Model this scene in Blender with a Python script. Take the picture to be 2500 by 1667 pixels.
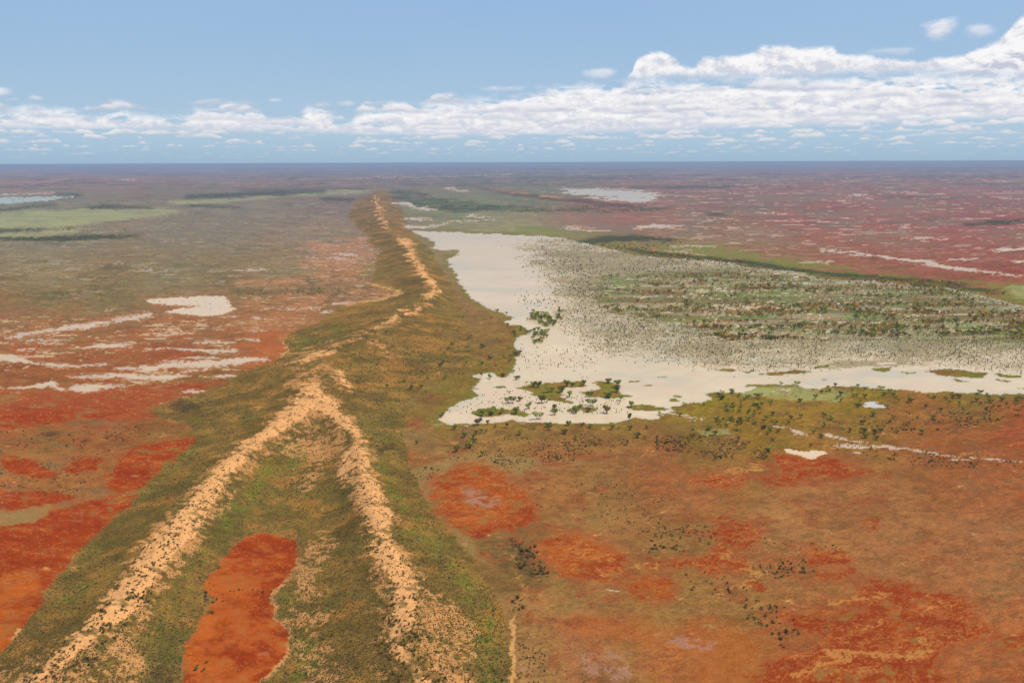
import bpy, math, random
import numpy as np
from mathutils import Matrix, Vector

C = bpy.context
for o in list(bpy.data.objects):
    bpy.data.objects.remove(o)
scene = C.scene
col = scene.collection
R = math.radians

# ------------------------------------------------------------------ camera
CAM_H = 150.0
F_PX, W_PX, H_PX = 2400.0, 2500.0, 1667.0      # the photograph's frame; focal length in its pixels
PITCH = math.atan((833.5 - 397.0) / F_PX)
ROLL = R(-0.21)
cam_d = bpy.data.cameras.new('camera')
cam_d.sensor_width = 36.0
cam_d.lens = 36.0 * F_PX / W_PX
cam_d.clip_start = 1.0
cam_d.clip_end = 400000.0
cam = bpy.data.objects.new('camera', cam_d)
col.objects.link(cam)
cam.matrix_world = Matrix.Translation((0, 0, CAM_H)) @ Matrix.Rotation(R(90) - PITCH, 4, 'X') @ Matrix.Rotation(ROLL, 4, 'Z')
scene.camera = cam
ROT = np.array(cam.matrix_world.to_3x3())

# ------------------------------------------------------------------ light
SUN_EL, SUN_AZ = R(60), R(62)                  # azimuth clockwise from the view direction (+Y)
sd = bpy.data.lights.new('sun', 'SUN')
sd.energy = 4.0
sd.angle = R(0.5)
sd.color = (1.0, 0.955, 0.89)
sun = bpy.data.objects.new('sun', sd)
col.objects.link(sun)
sun.rotation_euler = (R(90) - SUN_EL, 0, -SUN_AZ + math.pi)
sdir = Vector((math.sin(SUN_AZ) * math.cos(SUN_EL), math.cos(SUN_AZ) * math.cos(SUN_EL), math.sin(SUN_EL)))
sun.rotation_euler = sdir.to_track_quat('Z', 'Y').to_euler()
scene.view_settings.view_transform = 'Standard'
scene.view_settings.look = 'None'
scene.view_settings.exposure = 0.0
scene.view_settings.gamma = 1.0

# ------------------------------------------------------------------ node helper
class NT:
    def __init__(s, tree):
        s.t = tree; s.n = tree.nodes; s.l = tree.links
    def _in(s, sock, v):
        if v is None: return
        if isinstance(v, bpy.types.NodeSocket): s.l.new(v, sock)
        else: sock.default_value = v
    def node(s, typ, **kw):
        n = s.n.new(typ)
        for k, v in kw.items(): setattr(n, k, v)
        return n
    def m(s, op, a, b=None, c=None, clamp=False):
        n = s.n.new('ShaderNodeMath'); n.operation = op; n.use_clamp = clamp
        for i, v in enumerate((a, b, c)):
            if v is not None: s._in(n.inputs[i], v)
        return n.outputs[0]
    def xyz(s, x, y, z=0.0):
        n = s.n.new('ShaderNodeCombineXYZ')
        s._in(n.inputs[0], x); s._in(n.inputs[1], y); s._in(n.inputs[2], z)
        return n.outputs[0]
    def noise(s, vec, scale=1.0, detail=4.0, rough=0.5, dist=0.0):
        n = s.n.new('ShaderNodeTexNoise')
        s._in(n.inputs['Vector'], vec)
        n.inputs['Scale'].default_value = scale; n.inputs['Detail'].default_value = detail
        n.inputs['Roughness'].default_value = rough; n.inputs['Distortion'].default_value = dist
        return n.outputs[0]
    def sstep(s, x, a, b, lo=0.0, hi=1.0):
        n = s.n.new('ShaderNodeMapRange'); n.interpolation_type = 'SMOOTHSTEP'; n.clamp = True
        s._in(n.inputs['Value'], x); s._in(n.inputs['From Min'], a); s._in(n.inputs['From Max'], b)
        n.inputs['To Min'].default_value = lo; n.inputs['To Max'].default_value = hi
        return n.outputs[0]
    def mix(s, f, a, b, blend='MIX'):
        n = s.n.new('ShaderNodeMix'); n.data_type = 'RGBA'; n.blend_type = blend
        s._in(n.inputs[0], f); s._in(n.inputs[6], a); s._in(n.inputs[7], b)
        return n.outputs[2]
    def curve(s, x, pts, x0, x1, y0, y1):
        """piecewise curve through pts, used as y(x)"""
        n = s.n.new('ShaderNodeFloatCurve')
        c = n.mapping.curves[0]
        P = [((px - x0) / (x1 - x0), (py - y0) / (y1 - y0)) for px, py in pts]
        c.points[0].location = P[0]; c.points[1].location = P[-1]
        for q in P[1:-1]: c.points.new(*q)
        n.mapping.update()
        s._in(n.inputs['Factor'], 1.0); s._in(n.inputs['Value'], s.m('DIVIDE', s.m('SUBTRACT', x, x0), x1 - x0, clamp=True))
        return s.m('MULTIPLY_ADD', n.outputs[0], y1 - y0, y0)

def lin(c):
    c = np.asarray(c, dtype=np.float64) / 255.0
    return np.where(c <= 0.04045, c / 12.92, ((c + 0.055) / 1.055) ** 2.4)

# ------------------------------------------------------------------ world: sky with cumulus banks
world = bpy.data.worlds.new('World')
scene.world = world
world.use_nodes = True
wt = NT(world.node_tree)
wt.n.clear()
SKY_S = 0.1
sky = wt.node('ShaderNodeTexSky', sky_type='NISHITA', sun_disc=False)
sky.sun_elevation = SUN_EL
sky.sun_rotation = SUN_AZ
sky.altitude = 150.0
sky.air_density = 1.0
sky.dust_density = 0.35
sky.ozone_density = 1.6
tc = wt.node('ShaderNodeTexCoord')
nrm = wt.node('ShaderNodeVectorMath', operation='NORMALIZE')
wt.l.new(tc.outputs['Generated'], nrm.inputs[0])
sep = wt.node('ShaderNodeSeparateXYZ'); wt.l.new(nrm.outputs[0], sep.inputs[0])
DX, DY, DZ = sep.outputs
az = wt.m('ARCTAN2', DX, DY)
el = wt.m('ARCSINE', DZ)
elc = wt.m('MAXIMUM', el, 0.0008)

def A(u): return math.atan((u - 1250.0) / F_PX)
def E(v, u=1250): return (396.0 - v - (u - 1250) * 0.0035) / F_PX + 0.0006

def cloudcol(rgb): return tuple(float(x) / SKY_S for x in lin(rgb)) + (1.0,)
WHITE, CREAM, SHADE, DEEP = cloudcol((248, 247, 249)), cloudcol((234, 233, 237)), cloudcol((208, 213, 226)), cloudcol((196, 202, 218))

skyc = sky.outputs[0]
# the air towards the horizon: a flatter blue than the bare model gives
tint = wt.mix(wt.sstep(el, 0.0, 0.16), cloudcol((172, 200, 222)), cloudcol((150, 185, 222)))
skycol = wt.mix(wt.sstep(el, 0.10, 0.6, 0.9, 0.0), skyc, tint)
skyvar = wt.noise(wt.xyz(wt.m('MULTIPLY', az, 2.2), wt.m('MULTIPLY', el, 5.0), 3.0), 1.0, 3.0, 0.55)
skycol = wt.mix(wt.sstep(skyvar, 0.35, 0.7, 0.0, 0.35), skycol, cloudcol((166, 194, 226)))

warp = wt.noise(wt.xyz(wt.m('MULTIPLY', az, 30.0), wt.m('MULTIPLY', el, 60.0), 7.0), 1.0, 4.0, 0.6)
warp2 = wt.m('SUBTRACT', warp, 0.5)

def puffs(seed, fx, fy, detail=6.0, rough=0.6, da=0.0, de=0.0):
    return wt.noise(wt.xyz(wt.m('MULTIPLY', wt.m('ADD', az, da), fx), wt.m('MULTIPLY', wt.m('ADD', el, de), fy), seed), 1.0, detail, rough)

def bank(under, topcurve, base, seed, fx, fy, amp, edge, hollow=0.0, fade=1.0, soft_base=0.004, lo=SHADE, mid=CREAM, hi=WHITE, rel=0.5):
    """one bank of cumulus between a lumpy top outline and a flat base"""
    n = puffs(seed, fx, fy)
    nl = puffs(seed, fx, fy, da=0.0035, de=0.0045)
    big = puffs(seed + 11.3, fx * 0.4, fy * 0.3, 3.0, 0.5)
    top = wt.curve(az, topcurve, A(-200), A(2700), 0.0, 0.16)
    nn = wt.m('SUBTRACT', n, 0.5)
    d = wt.m('ADD', wt.m('SUBTRACT', top, el), wt.m('MULTIPLY', nn, amp))
    a_top = wt.sstep(d, 0.0, edge)
    bb = wt.m('ADD', wt.m('MULTIPLY', wt.m('SUBTRACT', big, 0.5), 0.012), base) if not isinstance(base, list) else wt.curve(az, base, A(-200), A(2700), 0.0, 0.16)
    bb = wt.m('ADD', bb, wt.m('MULTIPLY', nn, 0.010))
    a_bot = wt.sstep(wt.m('SUBTRACT', el, bb), -soft_base, soft_base)
    a = wt.m('MULTIPLY', a_top, a_bot)
    if hollow:
        a = wt.m('MULTIPLY', a, wt.sstep(wt.m('ADD', wt.m('MULTIPLY', d, 6.0), puffs(seed + 5.1, fx * 0.7, fy * 1.4)), hollow - 0.06, hollow + 0.10))
    a = wt.m('MULTIPLY', a, fade)
    h = wt.m('DIVIDE', wt.m('SUBTRACT', el, bb), wt.m('MAXIMUM', wt.m('SUBTRACT', top, bb), 0.004), clamp=True)
    relief = wt.m('MULTIPLY', wt.m('SUBTRACT', n, nl), 6.0 * rel)
    lum = wt.m('ADD', wt.m('MULTIPLY', h, 0.62), wt.m('ADD', wt.m('MULTIPLY', nn, 0.9), wt.m('ADD', relief, 0.32)))
    c = wt.mix(wt.sstep(lum, 0.15, 0.6), lo, mid)
    c = wt.mix(wt.sstep(lum, 0.5, 0.95), c, hi)
    return wt.mix(a, under, c)

def T(pts): return [(A(u), max(0.0, E(v, u))) for u, v in pts]

# a row of separate flat-based cumulus at one distance
def row(under, v, H, f1, cov, seed, strength, lo, mid, hi, lim=None):
    base = wt.m('ADD', E(v), wt.m('MULTIPLY', wt.m('SUBTRACT', wt.noise(wt.xyz(wt.m('MULTIPLY', az, f1 * 0.7), seed, 2.0), 1.0, 1.0, 0.5), 0.5), H * 0.9))
    n1 = wt.noise(wt.xyz(wt.m('MULTIPLY', az, f1), seed * 3.7, 5.0), 1.0, 2.5, 0.5)
    w = wt.noise(wt.xyz(wt.m('MULTIPLY', az, f1 * 2.6), wt.m('MULTIPLY', el, f1 * 6.5), seed), 1.0, 4.5, 0.6)
    ww = wt.m('SUBTRACT', w, 0.5)
    h = wt.m('MULTIPLY', wt.sstep(n1, 0.5 - cov, 0.74 - cov * 0.6), H)
    up = wt.m('SUBTRACT', el, base)
    d = wt.m('ADD', wt.m('SUBTRACT', h, up), wt.m('MULTIPLY', ww, H * 1.5))
    a = wt.m('MULTIPLY', wt.sstep(d, H * 0.02, H * 0.42), wt.sstep(wt.m('ADD', up, wt.m('MULTIPLY', ww, H * 0.3)), -H * 0.14, H * 0.16))
    a = wt.m('MULTIPLY', a, wt.sstep(h, H * 0.03, H * 0.25))
    if lim is not None: a = wt.m('MULTIPLY', a, wt.sstep(wt.m('SUBTRACT', lim, wt.m('SUBTRACT', el, H * 0.3)), -0.001, 0.004))
    a = wt.m('MULTIPLY', a, strength)
    lum = wt.m('ADD', wt.m('MULTIPLY', wt.m('DIVIDE', up, H), 0.75), wt.m('MULTIPLY', ww, 1.3))
    c = wt.mix(wt.sstep(lum, 0.0, 0.45), lo, mid)
    c = wt.mix(wt.sstep(lum, 0.40, 0.85), c, hi)
    return wt.mix(a, under, c)

far_lo, far_hi = cloudcol((194, 206, 222)), cloudcol((226, 226, 228))
c = skycol
# the long middle mass
top2 = T([(-200, 285), (0, 283), (60, 272), (130, 266), (215, 270), (255, 284), (300, 268), (370, 280), (450, 290), (500, 268), (560, 262), (640, 268), (672, 300), (735, 296), (775, 256), (815, 268), (845, 292), (905, 262), (1000, 250), (1100, 240), (1200, 236), (1300, 218), (1400, 205), (1600, 200), (2000, 195), (2500, 195), (2700, 190)])
top2b = T([(-200, 300), (0, 303), (200, 300), (400, 300), (660, 306), (900, 292), (1100, 272), (1300, 255), (1500, 245), (2000, 240), (2700, 230)])
top1 = T([(-200, 420), (1000, 420), (1380, 300), (1500, 215), (1535, 190), (1552, 150), (1590, 142), (1640, 158), (1675, 176), (1700, 158), (1780, 155), (1840, 134), (1885, 130), (1940, 140), (1990, 138), (2030, 155), (2120, 165), (2200, 172), (2290, 165), (2360, 150), (2400, 135), (2430, 105), (2460, 90), (2500, 70), (2700, 60)])
top0 = T([(-200, 420), (1200, 420), (2150, 420), (2160, 230), (2330, 182), (2400, 155), (2440, 120), (2490, 105), (2560, 100), (2700, 95)])
base2 = [(A(-200), E(318)), (A(600), E(322)), (A(1200), E(330)), (A(1600), E(322)), (A(2000), E(312)), (A(2700), E(305))]
lim = wt.curve(az, top2, A(-200), A(2700), 0.0, 0.16)
for i, (v, H, f1, cov, st) in enumerate(((384, .0018, 60, .10, .6), (377, .0026, 52, .11, .75), (369, .0034, 46, .11, .9), (361, .0042, 42, .11, .95), (352, .0050, 36, .11, 1.0), (342, .0060, 30, .12, 1.0), (332, .0062, 30, .14, 1.0))):
    c = row(c, v, H, f1, cov, 1.7 * i + 3, st, far_lo, far_hi, CREAM)
c = bank(c, top2, base2, 21.0, 48.0, 84.0, 0.022, 0.016, hollow=0.48, rel=0.3, lo=SHADE)
c = bank(c, top1, E(205), 33.0, 38.0, 56.0, 0.018, 0.006, soft_base=0.007, rel=0.6)
c = bank(c, top0, E(214), 41.0, 48.0, 100.0, 0.018, 0.006, soft_base=0.007, lo=DEEP)
for i, (v, H, f1, cov, st) in enumerate(((321, .0070, 26, .12, .9), (311, .0080, 24, .13, .9), (298, .0095, 21, .14, .9), (281, .0105, 18, .15, .9), (262, .0120, 15, .13, .9), (240, .0130, 14, .10, .9))):
    c = row(c, v, H, f1, cov, 2.3 * i + 31, st, SHADE if i < 3 else DEEP, CREAM, WHITE, lim)

def lone(under, u, v, rx, ry, seed, strength):
    """a single small cloud"""
    dx = wt.m('DIVIDE', wt.m('SUBTRACT', az, A(u)), rx / F_PX)
    dy = wt.m('DIVIDE', wt.m('SUBTRACT', el, E(v, u)), ry / F_PX)
    r = wt.m('SQRT', wt.m('ADD', wt.m('MULTIPLY', dx, dx), wt.m('MULTIPLY', dy, dy)))
    n = puffs(seed, 40.0, 80.0, 5.0, 0.6)
    a = wt.sstep(wt.m('ADD', wt.m('SUBTRACT', 1.0, r), wt.m('MULTIPLY', wt.m('SUBTRACT', n, 0.5), 1.6)), 0.0, 0.8)
    lum = wt.m('ADD', wt.m('MULTIPLY', dy, 0.35), n)
    return wt.mix(wt.m('MULTIPLY', a, strength), under, wt.mix(wt.sstep(lum, 0.2, 0.8), SHADE, WHITE))
for args in ((2258, 112, 44, 26, 1.0, 0.95), (2350, 124, 40, 18, 2.0, 0.5), (1462, 190, 60, 15, 3.0, 0.6), (25, 251, 44, 12, 4.0, 0.8),
             (570, 4, 55, 10, 5.0, 0.7), (820, 0, 60, 6, 6.0, 0.5), (1230, 226, 60, 9, 7.0, 0.45), (690, 256, 22, 5, 8.0, 0.4), (2150, 158, 70, 12, 9.0, 0.35),
             (120, 262, 20, 8, 10.0, 0.5), (860, 262, 25, 9, 11.0, 0.5)):
    c = lone(c, *args)
c = wt.mix(wt.sstep(el, 0.0, 0.03, 0.7, 0.0), c, cloudcol((154, 182, 205)))
bg = wt.node('ShaderNodeBackground'); bg.inputs['Strength'].default_value = SKY_S
wt.l.new(c, bg.inputs['Color'])
wo = wt.node('ShaderNodeOutputWorld'); wt.l.new(bg.outputs[0], wo.inputs['Surface'])
world.cycles.sampling_method = 'MANUAL'
world.cycles.sample_map_resolution = 256

# ------------------------------------------------------------------ numpy helpers
rng = np.random.default_rng(11)
random.seed(5)
f32 = np.float32
_TAB = rng.random((512, 512)).astype(f32) * 2 - 1

def vnoise(x, y, seed=0):
    x = np.asarray(x) + seed * 37.37; y = np.asarray(y) + seed * 17.71
    xf, yf = np.floor(x), np.floor(y)
    fx, fy = (x - xf).astype(f32), (y - yf).astype(f32)
    xi, yi = xf.astype(np.int64) & 511, yf.astype(np.int64) & 511
    x1, y1 = (xi + 1) & 511, (yi + 1) & 511
    fx = fx * fx * (3 - 2 * fx); fy = fy * fy * (3 - 2 * fy)
    a = _TAB[yi, xi]; b = _TAB[yi, x1]; c_ = _TAB[y1, xi]; d = _TAB[y1, x1]
    return (a + (b - a) * fx) * (1 - fy) + (c_ + (d - c_) * fx) * fy

def fbm(x, y, octv=4, seed=0, gain=0.55):
    s = 0; a = 1.0; n = 0
    cs, sn = math.cos(0.6), math.sin(0.6)
    for i in range(octv):
        s = s + a * vnoise(x, y, seed + i * 3.1)
        n += a * a
        x, y = (x * cs - y * sn) * 2.03, (x * sn + y * cs) * 2.03
        a *= gain
    return s / math.sqrt(n) * 1.25

def sst(x, a, b):
    t = np.clip((x - a) / (b - a), 0, 1)
    return t * t * (3 - 2 * t)

def project(x, y, z):
    """ground point -> pixel of the photograph's frame"""
    p = np.stack([x, y, z - CAM_H], -1) @ ROT
    w = np.maximum(-p[..., 2], 1e-3)
    return W_PX / 2 + F_PX * p[..., 0] / w, H_PX / 2 - F_PX * p[..., 1] / w

def ray(u, v):
    d = np.stack([(np.asarray(u, float) - W_PX / 2) / F_PX, -(np.asarray(v, float) - H_PX / 2) / F_PX, -np.ones(np.shape(u))], -1)
    return d @ ROT.T

def at(u, v, z=0.0):
    d = ray(u, v)
    t = (z - CAM_H) / np.minimum(d[..., 2], -1e-4)
    return d[..., 0] * t, d[..., 1] * t

# tracing sheets: (x offset, y offset, scale) of the enlarged crops the outlines were read from
SH = dict(A=(0, 380, .53146), B=(1250, 380, .53146), C=(0, 900, .53146), D=(1250, 900, .53146), L=(0, 560, .42517),
          K=(1600, 900, .38265), Z=(850, 700, .2551), Y=(1000, 880, .2551), W=(1450, 640, .2551), Q=(100, 1250, .2551),
          X=(1700, 1250, .2551), V=(600, 800, .2232), S=(0, 0, 1.0))
def P(sh, *pts):
    ox, oy, k = SH[sh]
    return np.array([(ox + p[0] * k, oy + p[1] * k) + tuple(q * k for q in p[2:]) for p in pts])

# mask rasters over the ground as laid out in plan, two pixels of the photograph per cell
U0, V0, U1, V1, RS = -700, 384, 3200, 2100, 2.0
RW, RH = int((U1 - U0) / RS), int((V1 - V0) / RS)
def new_r(): return np.zeros((RH, RW), f32)
def fill(r, poly, val=1.0):
    p = (poly[:, :2] - (U0, V0)) / RS
    x0, y0 = np.maximum(np.floor(p.min(0)).astype(int) - 1, 0); x1, y1 = np.minimum(np.ceil(p.max(0)).astype(int) + 2, (RW, RH))
    if x1 <= x0 or y1 <= y0: return r
    yy, xx = np.mgrid[y0:y1, x0:x1] + 0.5
    ins = np.zeros(xx.shape, bool)
    for (ax, ay), (bx, by) in zip(p, np.roll(p, -1, 0)):
        if ay == by: continue
        ins ^= ((ay > yy) != (by > yy)) & (xx < (bx - ax) * (yy - ay) / (by - ay) + ax)
    sub = r[y0:y1, x0:x1]; sub[ins] = val
    return r
def stroke(r, pts, val=1.0, yk=1.0):
    """polyline of (x, y, half thickness)"""
    for (ax, ay, ar), (bx, by, br) in zip(pts[:-1], pts[1:]):
        m = max(ar, br) + 3
        x0, x1 = int((min(ax, bx) - m - U0) / RS), int((max(ax, bx) + m - U0) / RS) + 1
        y0, y1 = int((min(ay, by) - m - V0) / RS), int((max(ay, by) + m - V0) / RS) + 1
        x0, y0, x1, y1 = max(x0, 0), max(y0, 0), min(x1, RW), min(y1, RH)
        if x1 <= x0 or y1 <= y0: continue
        yy, xx = np.mgrid[y0:y1, x0:x1]
        X = U0 + (xx + .5) * RS; Y = V0 + (yy + .5) * RS
        dx, dy = bx - ax, by - ay
        t = np.clip(((X - ax) * dx + (Y - ay) * dy) / max(dx * dx + dy * dy, 1e-6), 0, 1)
        d = np.hypot(X - ax - t * dx, Y - ay - t * dy); rr = ar + (br - ar) * t
        sub = r[y0:y1, x0:x1]
        np.maximum(sub, val * np.clip((rr - d) / RS + .5, 0, 1), out=sub)
    return r
def blur(r, px, py=None):
    py = px if py is None else py
    def box(a, k, ax):
        if k < 1: return a
        pad = [(0, 0), (0, 0)]; pad[ax] = (k + 1, k)
        c_ = np.cumsum(np.pad(a, pad, mode='edge').astype(np.float64), ax)
        n = a.shape[ax]
        hi = np.take(c_, np.arange(2 * k + 1, 2 * k + 1 + n), ax); lo = np.take(c_, np.arange(0, n), ax)
        return ((hi - lo) / (2 * k + 1)).astype(f32)
    for _ in range(3):
        r = box(r, int(round(px / RS / 1.7)), 1); r = box(r, int(round(py / RS / 1.7)), 0)
    return r
def polys(*ps, base=None):
    r = new_r() if base is None else base
    for p in ps: fill(r, p)
    return r
def strokes(*ps, base=None):
    r = new_r() if base is None else base
    for p in ps: stroke(r, p)
    return r

# ------------------------------------------------------------------ outlines (read from the photograph)
DUNE = np.vstack([
    P('C', (-900, 2200), (-400, 1800), (-150, 1480), (0, 1310), (60, 1250), (105, 1190), (150, 1130), (200, 1060), (240, 980), (320, 900), (350, 850), (430, 760), (520, 680),
      (600, 610), (650, 560), (700, 500), (800, 430), (880, 350), (905, 300), (860, 255), (740, 225), (690, 190), (850, 130)),
    P('L', (1050, 965), (1130, 945), (1200, 930), (1300, 890), (1350, 850), (1450, 800), (1600, 740), (1650, 690), (1625, 640), (1660, 590), (1780, 550), (1900, 490), (1950, 440),
      (2120, 425), (2250, 385), (2310, 360), (2200, 345), (2130, 300), (2150, 240), (2160, 160), (2190, 120), (2120, 80)),
    P('A', (1690, 370), (1640, 330), (1600, 270), (1640, 210), (1720, 165), (1745, 150), (1775, 160), (1810, 200), (1850, 265), (1880, 340), (1930, 390), (1985, 450), (2030, 520),
      (2070, 600), (2120, 700), (2160, 800), (2170, 900), (2120, 980)),
    P('C', (1950, 60), (1880, 180), (1850, 300), (1870, 430), (1930, 560), (2000, 680), (2060, 740), (2150, 850), (2250, 1000), (2330, 1150), (2340, 1300), (2345, 1443), (2350, 1800), (2360, 2300))])
VALLEY = P('C', (1420, 300), (1230, 420), (1130, 600), (1060, 720), (960, 900), (930, 1000), (880, 1150), (830, 1250), (800, 1443), (770, 1700), (700, 2200), (1250, 2200), (1230, 1700),
           (1260, 1400), (1340, 1310), (1340, 1180), (1390, 950), (1450, 850), (1500, 700), (1480, 500), (1480, 370))
CREST_L = P('C', (-500, 2100), (-250, 1820), (-60, 1640), (150, 1440), (380, 1210), (540, 1050), (670, 900), (780, 755), (880, 620), (960, 520), (1080, 390), (1230, 280), (1340, 190), (1400, 110))
CREST_R = P('C', (2000, 2200), (1930, 1800), (1890, 1500), (1880, 1300), (1870, 1150), (1850, 1000), (1800, 880), (1750, 740), (1690, 580), (1650, 430), (1650, 330), (1570, 230), (1490, 140), (1400, 110))
CREST_U = np.vstack([P('C', (1400, 110), (1420, 60)), P('V', (720, 520), (740, 400), (850, 265), (980, 240), (1100, 140), (1400, 20)),
                     P('A', (1800, 725), (1960, 655), (2005, 620), (1990, 590), (1945, 548), (1910, 490), (1880, 425), (1830, 370), (1770, 315), (1745, 250), (1725, 185))])
CRESTS = [(CREST_L, 8.0), (CREST_R, 7.0), (CREST_U, 10.5)]

LAKE = np.vstack([
    P('A', (1880, 345), (1960, 378), (2000, 405), (1985, 425), (2040, 436), (2110, 432), (2095, 462), (2060, 480), (2075, 520), (2100, 550), (2110, 590), (2150, 630), (2190, 670), (2240, 700), (2270, 712)),
    P('Z', (1490, 255), (1545, 285), (1600, 290), (1510, 330), (1530, 358), (1640, 372), (1700, 385), (1725, 425), (1690, 465), (1600, 490), (1590, 540), (1600, 600), (1660, 640), (1590, 680), (1620, 745), (1560, 805),
      (1540, 850), (1480, 870), (1420, 860), (1400, 825), (1290, 825), (1200, 860), (1270, 880), (1215, 930), (1180, 960), (1265, 975), (1190, 985), (1240, 1020), (1245, 1050), (1200, 1070), (1100, 1090),
      (1030, 1130), (960, 1160), (935, 1210), (870, 1255), (885, 1290), (950, 1320), (1050, 1310)),
    P('Y', (450, 605), (580, 600), (700, 602), (860, 590), (960, 562), (1010, 588), (1210, 590), (1320, 600), (1500, 605), (1700, 608), (1900, 600), (2080, 578), (2130, 545), (2300, 560), (2400, 560)),
    P('K', (10, 296), (60, 290), (110, 270), (90, 245), (160, 238), (230, 214), (300, 212), (370, 195), (350, 178), (305, 163), (330, 155), (400, 152), (560, 155), (665, 115), (560, 112), (580, 100), (700, 97),
      (900, 108), (960, 125), (1030, 128), (1100, 113), (1280, 115), (1420, 128), (1560, 133), (1700, 150), (1900, 148), (2070, 160), (2200, 165), (2400, 155)),
    P('B', (2600, 120 + 980), (2900, 1110), (2900, 800), (2352, 695), (2250, 665), (2150, 640), (2000, 605), (1850, 585), (1700, 575), (1500, 570), (1400, 560), (1300, 530), (1200, 525), (1090, 515), (1000, 490),
      (900, 480), (700, 470), (560, 455), (450, 425), (320, 397), (200, 372), (0, 365))])
ISLES = [P('Y', (1000, 265), (1200, 225), (1400, 205), (1560, 200), (1620, 195), (1700, 240), (1640, 255), (1480, 250), (1450, 290), (1500, 320), (1430, 340), (1500, 380), (1610, 410), (1520, 415), (1440, 390),
           (1330, 385), (1260, 345), (1150, 325), (1190, 300), (1080, 275)),
         P('Y', (1720, 210), (1850, 190), (1950, 205), (2010, 230), (2000, 290), (2030, 320), (2160, 345), (2070, 355), (1900, 360), (1720, 340), (1610, 305), (1700, 290), (1830, 270), (1790, 215)),
         P('Y', (585, 500), (640, 480), (740, 457), (900, 465), (1060, 478), (1175, 515), (1110, 540), (940, 515), (760, 535), (640, 530)),
         P('Y', (1490, 490), (1600, 440), (1700, 440), (1815, 455), (1760, 490), (1690, 500), (1640, 470), (1570, 495)),
         P('Y', (2060, 440), (2150, 420), (2300, 425), (2352, 440), (2500, 470), (2300, 490), (2150, 475)),
         P('Y', (800, 250), (930, 242), (945, 255), (900, 270), (830, 265)), P('Y', (2050, 197), (2170, 193), (2210, 200), (2100, 205)), P('Y', (1640, 160), (1720, 158), (1700, 168)),
         P('W', (1100, 1035), (1280, 1018), (1380, 1035), (1300, 1042)), P('W', (1390, 1045), (1560, 1036), (1480, 1062)), P('W', (1570, 1070), (1800, 1050), (1950, 1032), (2100, 1050), (2000, 1068), (1700, 1084)),
         P('W', (2070, 1005), (2250, 980), (2270, 1000), (2120, 1020)), P('W', (570, 1100), (720, 1098), (710, 1110)), P('W', (290, 1140), (420, 1130), (420, 1142)), P('W', (455, 1178), (560, 1180), (500, 1186)),
         P('W', (2150, 1115), (2220, 1118), (2190, 1132)), P('W', (1860, 1158), (1910, 1157), (1890, 1164)), P('W', (750, 1275), (850, 1280), (840, 1298), (760, 1295)), P('W', (710, 1305), (800, 1310), (830, 1335), (740, 1335)),
         P('B', (1380, 968), (1460, 960), (1440, 974)), P('B', (1640, 980), (1760, 973), (1720, 996)), P('B', (1890, 990), (2000, 978), (2190, 1000), (2160, 1022), (1990, 1012)), P('B', (2010, 1020), (2100, 1037), (2040, 1037)),
         P('B', (2200, 998), (2352, 1010), (2352, 1022), (2240, 1016)), P('B', (2210, 1026), (2300, 1036), (2270, 1042)), P('B', (2320, 1066), (2380, 1062), (2380, 1074)), P('B', (1770, 995), (1860, 992), (1850, 1003))]
FLOOD_DENSE = [P('B', (400, 560), (700, 552), (1100, 532), (1500, 580), (2000, 620), (2352, 720), (2900, 800), (2900, 880), (2352, 850), (1700, 835), (1000, 850), (800, 780), (400, 700))]
FLOOD_THIN = [P('B', (60, 400), (330, 370), (700, 440), (1000, 470), (1400, 535), (2000, 580), (2352, 670), (2900, 750), (2900, 1010), (2352, 985), (1700, 935), (1500, 935), (1280, 985), (900, 960), (700, 930), (400, 900), (320, 820), (250, 760), (200, 600))]
FLOOD_GREEN = [P('B', (500, 420), (300, 430), (150, 420), (300, 400)), P('B', (1400, 965), (1500, 940), (1640, 940), (1900, 935), (1900, 960), (1700, 975), (1500, 975)), P('B', (1150, 940), (1400, 930), (1450, 950), (1250, 960))]

SAND = [P('C', (-200, 1780, 40), (20, 1540, 36), (140, 1430, 32), (270, 1335, 34), (400, 1220, 38), (510, 1110, 62), (600, 1040, 62), (650, 950, 50), (690, 880, 60), (770, 800, 62), (850, 720, 62), (905, 640, 48), (965, 555, 46),
          (1015, 495, 40), (1080, 420, 38), (1150, 350, 34), (1250, 275, 30), (1340, 225, 38), (1390, 170, 46), (1420, 115, 40)),
        P('C', (1450, 120, 40), (1520, 185, 34), (1600, 260, 26), (1660, 335, 30), (1640, 400, 62), (1630, 470, 66), (1680, 540, 52), (1715, 620, 56), (1740, 690, 56), (1750, 760, 46), (1770, 850, 60), (1820, 930, 46),
          (1870, 1000, 54), (1865, 1080, 50), (1850, 1180, 40), (1800, 1250, 26), (1880, 1350, 24), (1950, 1443, 30), (2000, 1700, 40)),
        P('V', (560, 390, 14), (700, 325, 34), (800, 275, 40), (900, 262, 30), (965, 270, 20)), P('V', (650, 680, 60), (780, 720, 60), (830, 780, 50), (900, 860, 60)),
        P('C', (1400, 90, 26), (1440, 95, 30)),
        P('V', (1000, 460, 20), (1060, 540, 30), (1120, 600, 24), (1200, 650, 16)), P('V', (450, 900, 60), (600, 880, 50), (760, 860, 40), (950, 900, 50)),
        P('A', (1740, 775, 5), (1800, 752, 8), (1870, 730, 8), (1930, 695, 8)), P('A', (1830, 712, 6), (1870, 700, 6)),
        P('A', (1950, 655, 12), (2000, 625, 16), (1990, 592, 14), (1950, 548, 15), (1925, 505, 15), (1895, 465, 14), (1875, 425, 15), (1830, 382, 7)), P('A', (1830, 380, 8), (1880, 392, 8), (1915, 412, 6)),
        P('A', (1775, 328, 10), (1755, 290, 7), (1745, 255, 10), (1735, 215, 7), (1728, 185, 6))]
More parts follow.
